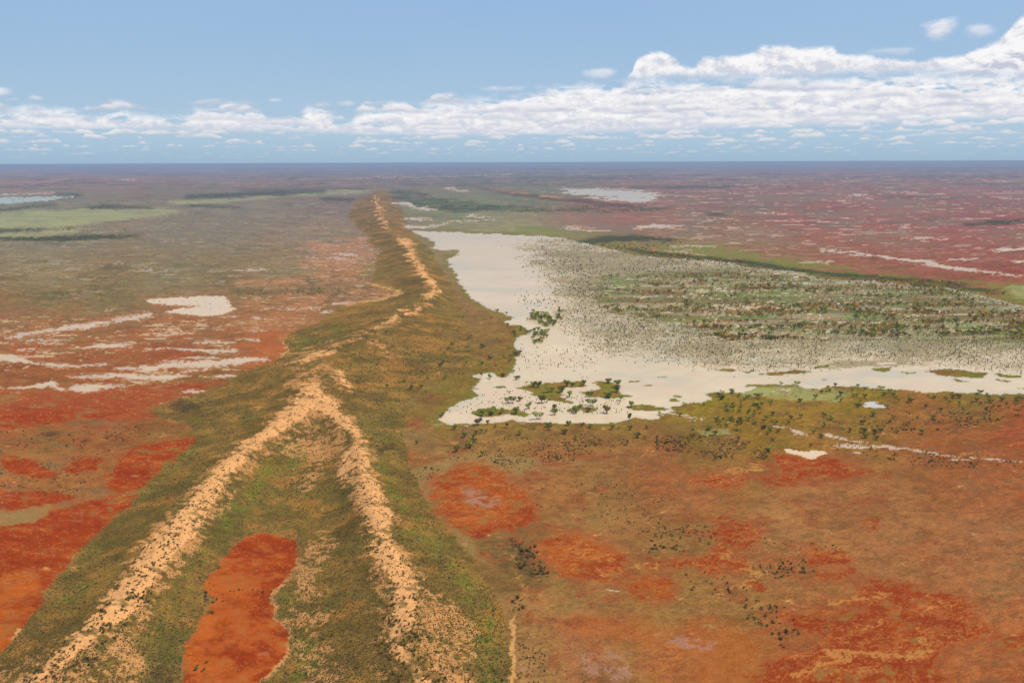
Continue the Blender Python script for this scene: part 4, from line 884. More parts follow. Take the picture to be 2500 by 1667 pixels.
def crown_mesh(seed, lobes, n, size, c0, c1):
    r = np.random.default_rng(seed)
    cs = []
    for (x, y, z, rx, ry, rz, share) in lobes:
        k = max(4, int(n * share))
        p = r.normal(size=(k, 3)); p /= np.linalg.norm(p, axis=1, keepdims=True)
        p *= r.uniform(0.35, 1.05, (k, 1)) ** 0.6
        cs.append(p * (rx, ry, rz) + (x, y, z))
    cs = np.concatenate(cs)
    co, qd = leaf_quads(cs, size, r)
    m = np.clip(0.5 + 0.5 * vnoise(cs[:, 0] * 4 + seed, cs[:, 1] * 4 + cs[:, 2] * 3, seed), 0, 1)[:, None]
    cl = (lin(c0) * (1 - m) + lin(c1) * m) * r.uniform(0.75, 1.2, (len(cs), 1))
    return co, qd, np.repeat(cl, 4, 0) * np.array((2.7, 2.2, 1.2))

def limb(p0, p1, r0, r1, k=5):
    p0, p1 = np.array(p0, float), np.array(p1, float)
    d = p1 - p0; d /= np.linalg.norm(d)
    u = np.cross(d, (0.3, 0.9, 0.1)); u /= np.linalg.norm(u); w = np.cross(d, u)
    a = np.arange(k) * 2 * math.pi / k
    ring = np.cos(a)[:, None] * u + np.sin(a)[:, None] * w
    co = np.concatenate([p0 + ring * r0, p1 + ring * r1])
    return co, np.array([(i, (i + 1) % k, k + (i + 1) % k, k + i) for i in range(k)])
def join(parts):
    co, fs, off = [], [], 0
    for c_, f_ in parts: co.append(c_); fs.append(f_ + off); off += len(c_)
    return np.concatenate(co), np.concatenate(fs)

# unit trees: about 1 high; an open, many-stemmed, spreading desert tree
GREENS = [((58, 74, 36), (104, 120, 58)), ((50, 66, 40), (92, 108, 60)), ((66, 78, 34), (120, 124, 56)), ((74, 66, 38), (122, 104, 60)), ((48, 60, 36), (84, 98, 52)), ((70, 84, 40), (112, 130, 64))]
TREE_SHAPES = []
for i in range(7):
    r = np.random.default_rng(100 + i)
    stems, lobes = [], []
    ns = [2, 3, 1, 2, 3, 2, 4][i]
    for j in range(ns):
        a = j * 2 * math.pi / ns + r.uniform(-.5, .5); sp = r.uniform(0.14, 0.30) if ns > 1 else 0.05
        knee = (math.cos(a) * sp * .5, math.sin(a) * sp * .5, 0.18); tip = (math.cos(a) * sp, math.sin(a) * sp, r.uniform(0.38, 0.60))
        stems += [limb((math.cos(a) * .02, math.sin(a) * .02, -0.04), knee, 0.034, 0.024), limb(knee, tip, 0.024, 0.012)]
        for kx in range(2):
            b2 = a + r.uniform(-1.1, 1.1); q2 = (tip[0] + math.cos(b2) * .16, tip[1] + math.sin(b2) * .16, tip[2] + r.uniform(.0, .16))
            stems.append(limb(tip, q2, 0.013, 0.006))
            lobes.append((q2[0], q2[1], q2[2] + .04, r.uniform(.13, .2), r.uniform(.13, .2), r.uniform(.10, .16), 0.5 / ns))
        lobes.append((tip[0], tip[1], tip[2] + .08, r.uniform(.18, .28), r.uniform(.18, .28), r.uniform(.18, .26), 0.7 / ns))
        lobes.append((tip[0] * .8, tip[1] * .8, tip[2] - .12, r.uniform(.12, .2), r.uniform(.12, .2), r.uniform(.10, .16), 0.3 / ns))
    lobes.append((0, 0, 0.46, .24, .24, .24, 0.5))
    TREE_SHAPES.append((stems, lobes))
def tree_meshes(i, c0, c1, n=260, size=0.034):
    stems, lobes = TREE_SHAPES[i]
    co, qd, cl = crown_mesh(i * 7 + 3, lobes, n, size, c0, c1)
    crown = mesh_from('crown', co, quads=qd, colr=cl, smooth=False)
    sc0, sq = join(stems)
    return crown, mesh_from('trunk', sc0, quads=sq)
TREES = [tree_meshes(i, *GREENS[i % 6]) for i in range(7)]
for cr, tr in TREES: cr.materials.append(fm); tr.materials.append(bm_)
# unit shrubs: about 1 wide
SHR_COL = [((58, 58, 38), (98, 92, 62)), ((64, 62, 50), (112, 104, 88)), ((50, 54, 34), (84, 88, 52)), ((66, 54, 38), (108, 88, 62)), ((48, 50, 36), (92, 90, 64))]
SHRUBS = []
for i in range(8):
    r = np.random.default_rng(200 + i)
    lobes = [(r.uniform(-.22, .22), r.uniform(-.2, .2), 0.22 + r.uniform(0, .12), r.uniform(.22, .32), r.uniform(.2, .3), r.uniform(.18, .28), .33) for _ in range(3 + i % 2)]
    co, qd, cl = crown_mesh(300 + i, lobes, 150, 0.060, *SHR_COL[i % 5])
    co[:, 2] = np.maximum(co[:, 2], -0.02)
    me = mesh_from('shrub', co, quads=qd, colr=cl, smooth=False); me.materials.append(fm)
    SHRUBS.append(me)

# --- where they stand
def scatter(sh, pts, n, seed, clump=0.0, bands=False):
    """points spread through an outline of the photograph, laid on the ground there"""
    p = P(sh, *pts)[:, :2]
    r = np.random.default_rng(seed)
    lo, hi = p.min(0), p.max(0)
    out = []
    while len(out) < n:
        c_ = r.uniform(lo, hi, (400, 2))
        c_ = c_[inside(c_[:, 0], c_[:, 1], p)]
        if not len(c_): continue
        if clump:
            w_ = vnoise(c_[:, 0] / 28.0 + seed, c_[:, 1] / 16.0, seed) + 0.5 * vnoise(c_[:, 0] / 9.0, c_[:, 1] / 6.0, seed + 2)
            if bands: w_ = 1.2 * vnoise(c_[:, 0] / 130.0 + seed, c_[:, 1] / 7.0, seed) + 0.6 * vnoise(c_[:, 0] / 30.0, c_[:, 1] / 9.0, seed + 2)
            c_ = c_[w_ > r.uniform(-1, 1, len(c_)) * (1 - clump) + clump * 0.45]
        out.extend(c_.tolist())
    return np.array(out[:n])

trees, shrubs = [], []      # rows: u, v, size in metres, zone key
def T_(zone, sh, pts, s0, s1, seed=1):
    r = np.random.default_rng(seed)
    for q_ in P(sh, *pts): trees.append((q_[0], q_[1], r.uniform(s0, s1) * (q_[2] / SH[sh][2] if len(q_) > 2 else 1), zone))
def TS(zone, sh, pts, n, s0, s1, seed, clump=0.0):
    r = np.random.default_rng(seed)
    for q_ in scatter(sh, pts, n, seed, clump, zone == 'flooded'): trees.append((q_[0], q_[1], r.uniform(s0, s1), zone))
def SS(zone, sh, pts, n, s0, s1, seed, clump=0.0):
    if zone in ('plain', 'scrub', 'left'): n = int(n * 1.7)
    r = np.random.default_rng(seed)
    for q_ in scatter(sh, pts, n, seed, clump): shrubs.append((q_[0], q_[1], s0 + (s1 - s0) * r.random() ** 1.6, zone))

T_('lone', 'Y', [(938, 405), (985, 402), (1290, 402), (1262, 404), (1138, 460), (1740, 430), (1385, 478), (1390, 515), (1885, 500), (2100, 572), (655, 615), (1225, 558)], 5.6, 7.6, 3)
T_('isle', 'Y', [(1340, 300), (1535, 345), (1505, 245), (1555, 250), (1650, 240), (1670, 235), (1460, 300), (1450, 305), (1230, 255), (1185, 250), (1995, 245), (1985, 300), (1900, 215), (1910, 358), (1895, 350), (1720, 345), (800, 512), (690, 525), (770, 522), (885, 505), (1020, 505), (1590, 500), (1610, 480),
                 (1710, 490), (2120, 440), (2020, 380)], 4.2, 6.4, 4)
T_('shore', 'Y', [(930, 640), (525, 730), (430, 655), (745, 605), (1180, 655), (640, 700), (690, 690), (730, 690), (600, 800), (580, 830), (540, 840), (620, 780), (610, 740), (450, 870), (700, 910), (1520, 620), (1650, 630), (1730, 640), (1940, 655), (2000, 660), (2110, 660), (2270, 650), (1330, 635), (820, 640), (1060, 710), (1480, 700), (890, 155), (1020, 185),
                  (765, 172), (1120, 222), (690, 150), (950, 315), (1040, 175), (990, 120), (300, 545), (320, 520), (1330, 660), (1590, 745), (2250, 750), (2180, 735)], 3.6, 6.0, 5)
T_('shore', 'Z', [(1430, 240), (1420, 235), (1595, 475), (1610, 450), (1590, 450), (1365, 700), (1345, 690), (1490, 672), (1555, 675), (1540, 725), (1560, 700), (1480, 862), (1535, 600), (1530, 380), (1610, 650), (1640, 640), (1590, 650), (1370, 290), (1300, 320), (1515, 265), (1660, 405), (1690, 410), (1650, 420), (1640, 1090)], 4.0, 6.6, 6)
T_('slope', 'Z', [(900, 745), (915, 730), (880, 765), (1110, 835), (1130, 735), (1290, 580), (1310, 575), (1270, 575), (1160, 490), (960, 600), (750, 720), (920, 655), (365, 440), (760, 890), (540, 915), (370, 965), (700, 970), (610, 975), (930, 880), (1280, 745), (1415, 760), (660, 1505), (1000, 560), (520, 915), (690, 880)], 3.4, 5.6, 7)
TS('grove', 'Z', [(1620, 260), (1760, 245), (1900, 245), (1950, 300), (1990, 340), (1960, 400), (1880, 390), (1780, 370), (1690, 350)], 70, 4.2, 6.8, 8, .3)
TS('grove', 'Z', [(1730, 430), (1850, 415), (1930, 440), (1900, 490), (1800, 480), (1720, 460)], 22, 4.2, 6.4, 9)
TS('grove', 'Z', [(1990, 210), (2040, 230), (2050, 330), (2000, 320)], 10, 4.5, 6.8, 10); TS('grove', 'Z', [(1760, 500), (1860, 490), (1860, 570), (1780, 560)], 12, 3.5, 5.5, 11)
T_('bank', 'K', [(490, 158), (485, 152), (185, 232), (25, 292), (155, 302), (575, 192), (590, 188), (310, 238), (405, 178), (650, 182), (670, 184), (735, 222), (630, 232), (645, 230), (455, 268), (450, 255), (490, 238), (495, 260), (600, 267), (690, 342), (705, 322), (550, 352), (545, 340), (525, 358),
                 (400, 342), (390, 335), (340, 392), (345, 385), (380, 418), (465, 337), (480, 330), (245, 388), (590, 328), (1100, 122), (1112, 148), (1148, 112), (885, 108), (905, 104), (802, 102), (1290, 118), (1262, 178), (1285, 176), (1340, 136), (1335, 186), (1440, 134), (1520, 178), (1495, 150), (1460, 168),
                 (1780, 190), (1895, 188), (1935, 185), (1490, 252), (1478, 250), (1390, 302), (1290, 247), (930, 313), (865, 322), (1075, 307), (1120, 322), (1195, 382), (1320, 352), (1080, 367), (850, 352), (765, 357), (1010, 412), (1060, 438), (1185, 208), (1180, 170), (1020, 188), (1940, 227), (2050, 208), (2135, 217),
                 (1725, 248), (2210, 206), (1965, 264), (2075, 162), (530, 457), (600, 467), (780, 408), (790, 400), (750, 462), (725, 525), (990, 497), (1770, 322), (1310, 408), (1330, 405), (1340, 440), (1400, 415), (1435, 405), (1410, 452), (1545, 408), (1700, 415), (840, 292), (925, 212), (915, 208), (550, 210), (430, 192),
                 (420, 195), (2300, 200), (2330, 198), (1630, 215), (1820, 272), (1240, 404), (735, 400), (690, 372), (700, 378), (680, 385)], 3.6, 6.2, 12)
TS('bank', 'K', [(380, 160), (700, 150), (760, 250), (740, 420), (600, 400), (330, 420), (280, 330), (400, 300)], 46, 2.6, 4.6, 13)
TS('bank', 'K', [(1000, 120), (2340, 170), (2340, 260), (1700, 230), (1000, 200)], 40, 2.4, 4.2, 14)
TS('flooded', 'B', [(400, 560), (700, 552), (1100, 532), (1500, 580), (2000, 620), (2352, 720), (2400, 850), (1700, 835), (1000, 850), (800, 780), (400, 700)], 1700, 2.6, 5.2, 15, .5)
TS('flooded', 'B', [(320, 400), (450, 380), (750, 385), (800, 400), (620, 440), (900, 470), (1100, 490), (1500, 550), (2000, 580), (2300, 640), (2200, 640), (1500, 565), (1100, 505), (600, 465)], 420, 3.0, 5.5, 16, .4)
TS('far', 'A', [(1800, 150), (1990, 185), (2352, 238), (2352, 252), (2100, 262), (1900, 225)], 420, 4.0, 7.0, 17, .3)
TS('far', 'B', [(0, 225), (500, 225), (760, 238), (560, 262), (0, 262)], 420, 4.0, 7.0, 18, .3)
TS('far', 'A', [(-100, 335), (400, 325), (640, 345), (200, 352), (-100, 355)], 110, 4.0, 6.0, 19, .2); TS('far', 'A', [(-100, 380), (600, 362), (640, 372), (200, 392), (-100, 392)], 120, 4.0, 6.0, 20)  # second belt: trees added over the painted cloud-shadow band
TS('far', 'A', [(380, 190), (1700, 150), (1700, 160), (1100, 188), (420, 240), (100, 240)], 380, 4.0, 7.0, 21, .3); TS('far', 'A', [(1050, 622), (1300, 620), (1600, 600), (1600, 625), (1400, 640), (1100, 640)], 120, 2.4, 4.0, 22, .3)
TS('far', 'A', [(-100, 180), (400, 180), (330, 230), (-100, 240)], 160, 4.0, 7.0, 23, .3); TS('far', 'B', [(2080, 308), (2400, 290), (2400, 310), (2100, 322)], 60, 4, 7, 24); TS('far', 'A', [(1750, 100), (2352, 150), (2352, 230), (1900, 160)], 160, 4, 6, 25, .4)

LC = [(-60, 1640), (150, 1440), (380, 1210), (540, 1050), (670, 900), (780, 755), (880, 620), (960, 520), (1080, 390), (1230, 280), (1340, 190)]
SS('crest_left', 'C', [(-60, 1640), (130, 1400), (380, 1180), (520, 1020), (620, 860), (760, 720), (900, 560), (1080, 370), (1300, 210), (1400, 100), (1460, 120), (1400, 230), (1200, 360), (1080, 500), (960, 680), (860, 800), (720, 960), (680, 1100), (560, 1200), (400, 1400), (200, 1640)], 1300, 0.7, 2.2, 31, .2)
SS('crest_right', 'C', [(1450, 100), (1600, 220), (1680, 320), (1700, 420), (1760, 560), (1820, 700), (1860, 860), (1940, 1000), (1960, 1150), (2060, 1443), (2000, 1600), (1760, 1443), (1720, 1250), (1780, 1080), (1680, 860), (1640, 600), (1560, 430), (1640, 300), (1520, 200)], 1000, 0.7, 2.2, 32, .2)
SS('slope', 'C', [(0, 1330), (240, 1000), (500, 720), (900, 330), (1200, 100), (1380, 100), (1100, 360), (800, 700), (400, 1150), (0, 1500)], 700, 0.5, 1.5, 33)
SS('slope', 'C', [(1500, 120), (2000, 100), (1900, 350), (1930, 600), (2300, 1100), (2330, 1443), (2050, 1443), (1960, 1100), (1760, 600), (1700, 350)], 800, 0.5, 1.7, 34)
SS('swale', 'C', [(1400, 280), (1560, 420), (1640, 700), (1650, 1000), (1700, 1443), (1270, 1443), (1350, 1200), (1400, 900), (1200, 700), (1000, 950), (850, 1250), (800, 1443), (500, 1443), (700, 1150), (900, 850), (1150, 500)], 900, 0.5, 1.6, 35)
SS('swale', 'Q', [(1540, 760), (1680, 740), (1700, 960), (1560, 980)], 9, 1.6, 2.6, 36); SS('swale', 'Q', [(1700, 740), (2300, 740), (2250, 900), (2050, 800), (1750, 900)], 16, 1.0, 2.0, 37); SS('swale', 'Q', [(1400, 1480), (1600, 1440), (1600, 1560), (1420, 1568)], 8, 1.2, 2.4, 38)
SS('plain', 'D', [(-60, 380), (300, 310), (420, 330), (300, 430), (-100, 440)], 140, 1.0, 2.4, 41, .2); SS('plain', 'D', [(100, 530), (500, 510), (700, 600), (650, 680), (380, 720), (100, 640)], 75, 1.0, 2.2, 42, .2)
SS('plain', 'D', [(450, 670), (660, 660), (720, 740), (560, 760)], 22, 1.0, 2.0, 43); SS('plain', 'D', [(620, 720), (940, 720), (940, 870), (820, 860), (720, 820), (620, 860)], 60, 1.2, 2.4, 44, .2)
SS('plain', 'D', [(1090, 900), (1400, 870), (1400, 930), (1250, 960), (1100, 970)], 44, 1.2, 2.4, 45, .2); SS('plain', 'D', [(1060, 1060), (1250, 1070), (1330, 1210), (1250, 1290), (1180, 1200), (1080, 1150)], 40, 1.2, 2.5, 46)
SS('plain', 'D', [(700, 880), (1080, 980), (1100, 1070), (860, 1050), (720, 960)], 14, 1.3, 2.4, 47); SS('plain', 'D', [(1100, 770), (1680, 830), (1400, 860), (1150, 850)], 10, 1.3, 2.2, 48); SS('track', 'D', [(0, 780), (100, 800), (170, 950), (120, 990), (20, 900)], 70, 1.2, 2.6, 49, .2)
SS('track', 'D', [(0, 1020), (60, 1060), (60, 1110), (0, 1110)], 22, 0.9, 1.9, 50); SS('track', 'D', [(30, 1260), (160, 1300), (150, 1443), (20, 1443)], 110, 0.6, 1.3, 51); SS('plain', 'D', [(100, 1100), (560, 1180), (640, 1440), (100, 1440)], 110, 0.5, 1.0, 52, .2)
SS('scrub', 'K', [(0, 430), (330, 410), (740, 520), (720, 610), (420, 600), (250, 540), (0, 520)], 230, 1.3, 2.9, 53, .3); SS('scrub', 'K', [(1300, 300), (2350, 220), (2350, 300), (1900, 400), (1400, 420)], 190, 1.2, 2.9, 54, .4)
SS('scrub', 'K', [(1100, 480), (1500, 500), (2350, 600), (2350, 640), (1700, 620), (1150, 520)], 90, 1.2, 2.6, 55, .2); SS('scrub', 'K', [(700, 150), (1900, 220), (1500, 420), (760, 400)], 90, 0.9, 2.0, 56)
SS('plain', 'Y', [(60, 1080), (100, 1020), (260, 1000), (300, 1040), (200, 1150), (120, 1160)], 20, 1.3, 2.1, 57); SS('plain', 'Y', [(350, 850), (900, 720), (1500, 700), (1900, 720), (2300, 800), (1700, 900), (1400, 950), (1000, 1080), (700, 960), (300, 960)], 230, 1.0, 2.3, 58, .3)
SS('left', 'C', [(0, 290), (740, 240), (700, 330), (500, 380), (200, 360), (0, 380)], 60, 0.9, 2.4, 61, .3); SS('left', 'C', [(0, 460), (460, 380), (420, 540), (300, 600), (0, 550)], 110, 0.8, 1.7, 62, .2); SS('left', 'L', [(1050, 620 - 20), (1100, 800), (1000, 790)], 3, 1.5, 2.4, 63)
SS('left', 'A', [(0, 700), (500, 600), (1500, 600), (1200, 720), (400, 740)], 70, 1.0, 2.4, 64, .3); SS('left', 'A', [(0, 520), (1500, 470), (1600, 600), (900, 640), (0, 650)], 110, 1.4, 2.8, 65, .3); SS('slope', 'Z', [(200, 500), (1400, 350), (1550, 600), (1400, 800), (1100, 1000), (200, 1050)], 380, 0.8, 2.2, 66, .3)
SS('slope', 'Z', [(0, 150), (700, 200), (900, 50), (1100, 100), (1400, 300), (600, 450), (0, 560)], 260, 0.6, 1.8, 67, .1); SS('slope', 'V', [(400, 400), (1000, 260), (1400, 200), (1800, 700), (1200, 900), (600, 900)], 240, 0.6, 2.0, 68)

def ground_pts(rows_):
    u = np.array([r_[0] for r_ in rows_]); v = np.array([r_[1] for r_ in rows_])
    x, y, z = at_ground(u, v)
    return x, y, z
tx, ty, tz = ground_pts(trees); tsz = np.array([r_[2] * {'flooded': 0.85, 'far': 0.6, 'bank': 0.62, 'shore': 0.66, 'grove': 0.72, 'slope': 0.7}.get(r_[3], 0.9) for r_ in trees])
sx_, sy_, sz_ = ground_pts(shrubs); ssz = np.array([r_[2] * {'crest_left': 0.62, 'crest_right': 0.62, 'plain': 0.66, 'scrub': 0.68, 'slope': .7, 'swale': .72}.get(r_[3], 0.8) for r_ in shrubs])
pr = tsz / ty; pr[[i for i, r_ in enumerate(trees) if r_[3] in ('lone', 'isle')]] += 1
torder = np.argsort(-pr)
in_view = lambda u, v: (u > -10) & (u < 2510) & (v > 380) & (v < 1690)
sorder = np.argsort(-(ssz / sy_) * np.array([in_view(r_[0], r_[1]) for r_ in shrubs]))

TREE_LABEL = dict(
    isle=('small green tree on a low grassy islet in the pale floodwater', 'trees on the grassy islets in the floodwater'),
    shore=('small dark green tree on the grassy rim of the floodwater', 'trees along the shore of the floodwater'),
    slope=('dark green tree on the olive slope between dune ridge and floodwater', 'trees on the slope between the dune ridge and the floodwater'),
    grove=('tree of the flooded grove standing off the green shoreline spur', 'trees of the flooded grove off the shoreline'),
    bank=('small green tree on the olive bank right of the red clay flats', 'trees scattered on the olive bank'),
    flooded=('low brown green tree standing in the wide flooded woodland', 'trees standing in the flooded woodland'),
    far=('dark tree in a distant belt of woodland on the plain', 'trees of the distant woodland belts'))
LONE = ['left tree of the pair standing alone in open pale floodwater', 'right tree of the pair standing alone in open pale floodwater', 'spreading dark tree with its foot in water beside the largest islet',
        'thin leggy tree just left of the spreading tree by the largest islet', 'two-headed tree alone in the water above the long islet', 'round dark tree on the pinkish shallows at the islet group', 'upper of two green trees one above the other in the bay',
        'lower of two green trees one above the other in the bay', 'round tree on the pink shallows nearest the lower shore', 'dark green tree where the lower shore meets the narrow inlet', 'tall dark tree at the lower shore below the long islet', 'dense upright tree in the water right of the long islet']
SHRUB_LABEL = dict(
    crest_left=('dark low shrub on the bare sand crest of the left dune', 'shrubs on the sand crest of the left dune'),
    crest_right=('dark low shrub on the bare sand crest of the right dune', 'shrubs on the sand crest of the right dune'),
    slope=('small grey green shrub on the grassy outer flank of the dunes', 'shrubs on the grassy dune flanks'),
    swale=('small shrub in the hollow between the two dune crests', 'shrubs in the hollow between the dune crests'),
    plain=('dark rounded shrub on the red brown plain right of the dunes', 'shrubs on the red brown plain'),
    track=('dark shrub beside the narrow sandy track at the foot of the right dune', 'shrubs beside the sandy track'),
    scrub=('grey green bush in the scrub between red plain and floodwater', 'bushes in the scrub belt behind the red plain'),
    left=('dark shrub on the streaked red and olive plain left of the dunes', 'shrubs on the plain left of the dunes'))
NT_, NS_ = 300, 300
rr = np.random.default_rng(77)
lone_i = 0
sel_t = set(torder[:NT_].tolist())
for i in range(len(trees)):
    if i not in sel_t: continue
    zone = trees[i][3]; k = int(rr.integers(0, 7)); s = float(tsz[i])
    if zone == 'flooded': k = 3 if rr.random() < .5 else k
    root = bpy.data.objects.new('tree', None); col.objects.link(root)
    root.empty_display_size = 0.5
    root.location = (float(tx[i]), float(ty[i]), float(tz[i])); root.rotation_euler = (0, 0, float(rr.uniform(0, 6.28)))
    wd = float(rr.uniform(0.85, 1.3))
    root.scale = (s * wd, s * wd, s)
    root['category'] = 'tree'
    if zone == 'lone':
        root['label'] = LONE[lone_i]; lone_i += 1; root['group'] = 'trees standing in the open floodwater'
    else: root['label'], root['group'] = TREE_LABEL[zone]
    for nm, me in (('crown', TREES[k][0]), ('trunk', TREES[k][1])):
        o = bpy.data.objects.new(nm, me); col.objects.link(o); o.parent = root
sel_s = set(sorder[:NS_].tolist())
for i in sel_s:
    zone = shrubs[i][3]; s = float(ssz[i])
    o = bpy.data.objects.new('shrub', SHRUBS[int(rr.integers(0, 8))]); col.objects.link(o)
    o.location = (float(sx_[i]), float(sy_[i]), float(sz_[i])); o.rotation_euler = (0, 0, float(rr.uniform(0, 6.28)))
    o.scale = (s, s, s * float(rr.uniform(.8, 1.3)))
    o['category'] = 'shrub'; o['label'], o['group'] = SHRUB_LABEL[zone]

# --- the countless rest, each kind as one mass
def stamp(co, faces, cl, X, Y, Z, S, rot, tone, wid=None):
    """copies of one small shape merged: returns vertices, quads, colours"""
    n, k = len(X), len(co)
    c_, s_ = np.cos(rot)[:, None], np.sin(rot)[:, None]
    wid = np.ones(n) if wid is None else wid
    x = (co[None, :, 0] * c_ - co[None, :, 1] * s_) * (S * wid)[:, None] + X[:, None]
    y = (co[None, :, 0] * s_ + co[None, :, 1] * c_) * (S * wid)[:, None] + Y[:, None]
    z = co[None, :, 2] * S[:, None] + Z[:, None]
    v = np.stack([x, y, z], -1).reshape(-1, 3)
    f = (faces[None] + (np.arange(n) * k)[:, None, None]).reshape(-1, faces.shape[1])
    cc_ = (cl[None] * tone[:, None, :]).reshape(-1, 3)
    return v, f, cc_
def gather(parts):
    v, f, c_, off = [], [], [], 0
    for a, b_, d in parts: v.append(a); f.append(b_ + off); c_.append(d); off += len(a)
    return np.concatenate(v), np.concatenate(f), np.concatenate(c_)
rest = np.array([i for i in range(len(trees)) if i not in sel_t])
parts = []
for k in range(6):
    ii = rest[k::6]
    stems, lobes = TREE_SHAPES[k % 7]
    brown = np.array([trees[i][3] == 'flooded' and rr.random() < .55 for i in ii])
    co, qd, cl = crown_mesh(500 + k, lobes, 34, 0.085, *GREENS[k % 6])
    st, sq = join(stems[:3]); 
    allc = np.concatenate([co, st]); allf = np.concatenate([qd, sq + len(co)]); allcl = np.concatenate([cl, np.tile((0.09, 0.07, 0.05), (len(st), 1))])
    tone = np.where(brown[:, None], (1.9, 1.15, 0.8), (1.3, 1.25, 1.0)) * rr.uniform(0.75, 1.25, (len(ii), 1))
    parts.append(stamp(allc, allf, allcl, tx[ii], ty[ii], tz[ii], tsz[ii], rr.uniform(0, 6.28, len(ii)), tone, rr.uniform(.9, 1.5, len(ii))))
v, f, c_ = gather(parts)
o = link('woodland', mesh_from('woodland', v, quads=f, colr=c_, smooth=False), sm_, kind='stuff', label='scattered low woodland in the floodwater and on the far plain', category='woodland')
rest = np.array([i for i in range(len(shrubs)) if i not in sel_s])
parts = []
for k in range(5):
    ii = rest[k::5]
    lobes = [(-.12, 0, .22, .28, .26, .22, .5), (.15, .08, .2, .24, .24, .2, .5)]
    co, qd, cl = crown_mesh(600 + k, lobes, 30, 0.12, *SHR_COL[k])
    co[:, 2] = np.maximum(co[:, 2], -0.02)
    parts.append(stamp(co, qd, cl, sx_[ii], sy_[ii], sz_[ii], ssz[ii], rr.uniform(0, 6.28, len(ii)), rr.uniform(.75, 1.3, (len(ii), 1)) * np.ones((1, 3))))
v, f, c_ = gather(parts)
link('scrub', mesh_from('scrub', v, quads=f, colr=c_, smooth=False), sm_, kind='stuff', label='sparse scrub of small dark bushes over dunes and plains', category='scrub')

# tussock grass over the dunes, and reeds in the flood: one low tuft stamped many times
def tuft(seed, hgt=0.55):
    r = np.random.default_rng(seed)
    k = 5; a = np.arange(k) * 2 * math.pi / k + r.uniform(-.3, .3, k)
    base = np.stack([np.cos(a), np.sin(a), np.zeros(k) - .08], -1) * [[.5, .5, 1]] * r.uniform(.8, 1.2, (k, 1))
    base[:, 2] = -.08
    up = np.stack([np.cos(a + .3), np.sin(a + .3), np.ones(k)], -1) * [[.30, .30, hgt]] * r.uniform(.75, 1.25, (k, 1))
    top = np.array([[0, 0, hgt * .9]])
    co = np.concatenate([base, up, top])
    tr_ = []
    for i in range(k):
        j = (i + 1) % k
        tr_ += [(i, j, k + j), (i, k + j, k + i), (k + i, k + j, 2 * k)]
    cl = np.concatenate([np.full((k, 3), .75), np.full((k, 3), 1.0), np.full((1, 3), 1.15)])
    return co, np.array(tr_), cl
ru = np.random.default_rng(91)
gu, gv = ru.uniform(-120, 2620, 420000), 700 + (1720 - 700) * ru.random(420000) ** 0.75
gx, gy = at(gu, gv, 0.0)
dn = bil(blur(np.clip(polys(DUNE), 0, 1), 4), (gu - U0) / RS, (gv - V0) / RS)
keep = dn > 0.5
gu, gv = gu[keep], gv[keep]
gx, gy, gz = at_ground(gu, gv, 4)
sandm = bil(blur(strokes(*SAND), 8, 6), (gu - U0) / RS, (gv - V0) / RS)
panm = bil(polys(*RED[:9]), (gu - U0) / RS, (gv - V0) / RS)
dens_ = (0.85 - 0.74 * np.clip(sandm * 1.3, 0, 1)) * (panm < 0.3) * (0.62 + 0.38 * fbm(gx / 14.0, gy / 14.0, 3, 71))
keep = ru.random(len(gx)) < dens_ * 0.62
gx, gy, gz, gu, gv, sandm = [a[keep] for a in (gx, gy, gz, gu, gv, sandm)]
print('tussocks', len(gx))
greenf = sst(fbm(gx / 30.0, gy / 30.0, 3, 72) + 1.2 * bil(blur(strokes(*GREENSTRIPE), 16, 12), (gu - U0) / RS, (gv - V0) / RS), 0.2, 1.2)[:, None]
tcol = lin((136, 106, 58)) * (1 - greenf) + lin((108, 114, 50)) * greenf
greyf = (ru.random(len(gx)) < 0.18)[:, None]
tcol = np.where(greyf, lin((122, 108, 84)), tcol) * ru.uniform(.6, 1.2, (len(gx), 1)) * 0.95
tcol = tcol * (1 - 0.35 * np.clip(sandm * 1.5, 0, 1))[:, None]
parts = []
for k in range(4):
    sl = slice(k, None, 4)
    co, tr_, cl = tuft(700 + k)
    n = len(gx[sl])
    S = ru.uniform(.25, .75, n) * np.clip(gy[sl] / 480.0, 0.75, 1.6)
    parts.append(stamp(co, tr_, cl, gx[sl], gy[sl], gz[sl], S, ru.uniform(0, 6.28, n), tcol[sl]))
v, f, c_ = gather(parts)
link('tussock_grass', mesh_from('tussock_grass', v, tris=f, colr=c_, smooth=False), sm_, kind='stuff', label='dry olive and brown tussock grass covering the dunes', category='grass')

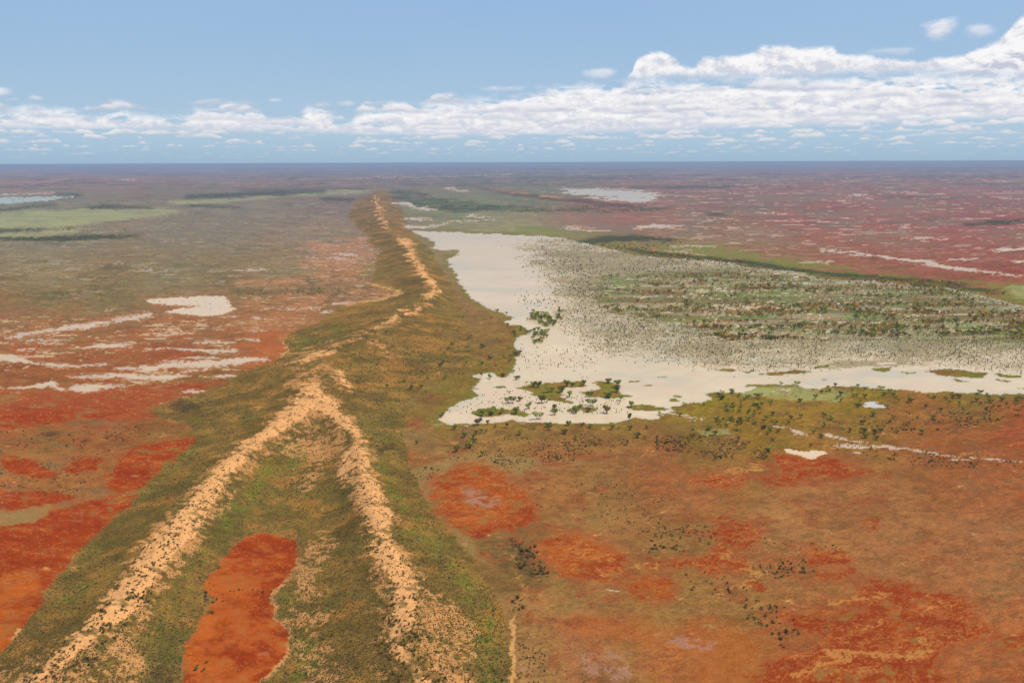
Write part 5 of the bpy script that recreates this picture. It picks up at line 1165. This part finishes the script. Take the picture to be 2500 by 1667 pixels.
ru = np.random.default_rng(92)
n0 = 60000
gu, gv = ru.uniform(1050, 2620, n0), ru.uniform(560, 1010, n0)
lk = bil(polys(LAKE), (gu - U0) / RS, (gv - V0) / RS)
dth = bil(blur(polys(*FLOOD_THIN), 50, 20), (gu - U0) / RS, (gv - V0) / RS); dde = bil(blur(polys(*FLOOD_DENSE), 40, 14), (gu - U0) / RS, (gv - V0) / RS)
near_shore = bil(blur(polys(P('Z', (1600, 60), (2000, 100), (2000, 200), (1600, 180)), P('Z', (1650, 560), (2352, 560), (2352, 780), (1700, 820)), P('Y', (400, 400), (1200, 300), (2060, 360), (2060, 580), (1200, 580), (400, 560))), 20, 10), (gu - U0) / RS, (gv - V0) / RS)
pk = (lk > .5) & (ru.random(n0) < (0.65 * dth * (1 - 0.6 * dde) + 0.28 * near_shore) * (0.7 + 0.5 * fbm(gu / 60, gv / 24, 3, 73)))
gu, gv = gu[pk], gv[pk]
gx, gy, gz = at_ground(gu, gv, 1)
print('reeds', len(gx))
parts = []
for k in range(3):
    sl = slice(k, None, 3); co, tr_, cl = tuft(800 + k, 1.0); n = len(gx[sl])
    S = ru.uniform(.55, 1.25, n) * np.clip(gy[sl] / 900, .7, 1.6)
    tn = (lin((128, 122, 88)) * ru.uniform(.7, 1.3, (n, 1)))
    parts.append(stamp(co, tr_, cl, gx[sl], gy[sl], gz[sl], S, ru.uniform(0, 6.28, n), tn, np.full(n, .8)))
v, f, c_ = gather(parts)
link('flooded_reeds', mesh_from('flooded_reeds', v, tris=f, colr=c_, smooth=False), sm_, kind='stuff', label='countless dark tufts standing in the pale floodwater', category='reeds')

# ------------------------------------------------------------------ haze
hm, t, b = new_mat('haze')
t.n.remove(b)
pv_ = t.node('ShaderNodeVolumePrincipled')
pv_.inputs['Color'].default_value = (0.54, 0.65, 0.83, 1)
pv_.inputs['Density'].default_value = 7e-5
t.l.new(pv_.outputs[0], t.n['Material Output'].inputs['Volume'])
X0, X1, Y0_, Y1_, Z0_, Z1_ = -125000.0, 125000.0, -3000.0, 68000.0, -48.0, 152.0
bv = np.array([(x, y, z) for z in (Z0_, Z1_) for (x, y) in ((X0, Y0_), (X1, Y0_), (X1, Y1_), (X0, Y1_))])
bq = np.array([(3, 2, 1, 0), (4, 5, 6, 7), (0, 1, 5, 4), (1, 2, 6, 5), (2, 3, 7, 6), (3, 0, 4, 7)])
hz = link('haze', mesh_from('haze', bv, quads=bq, smooth=False), hm, kind='stuff', label='pale blue haze thickening over the far plain towards the horizon')
hz['category'] = 'haze'
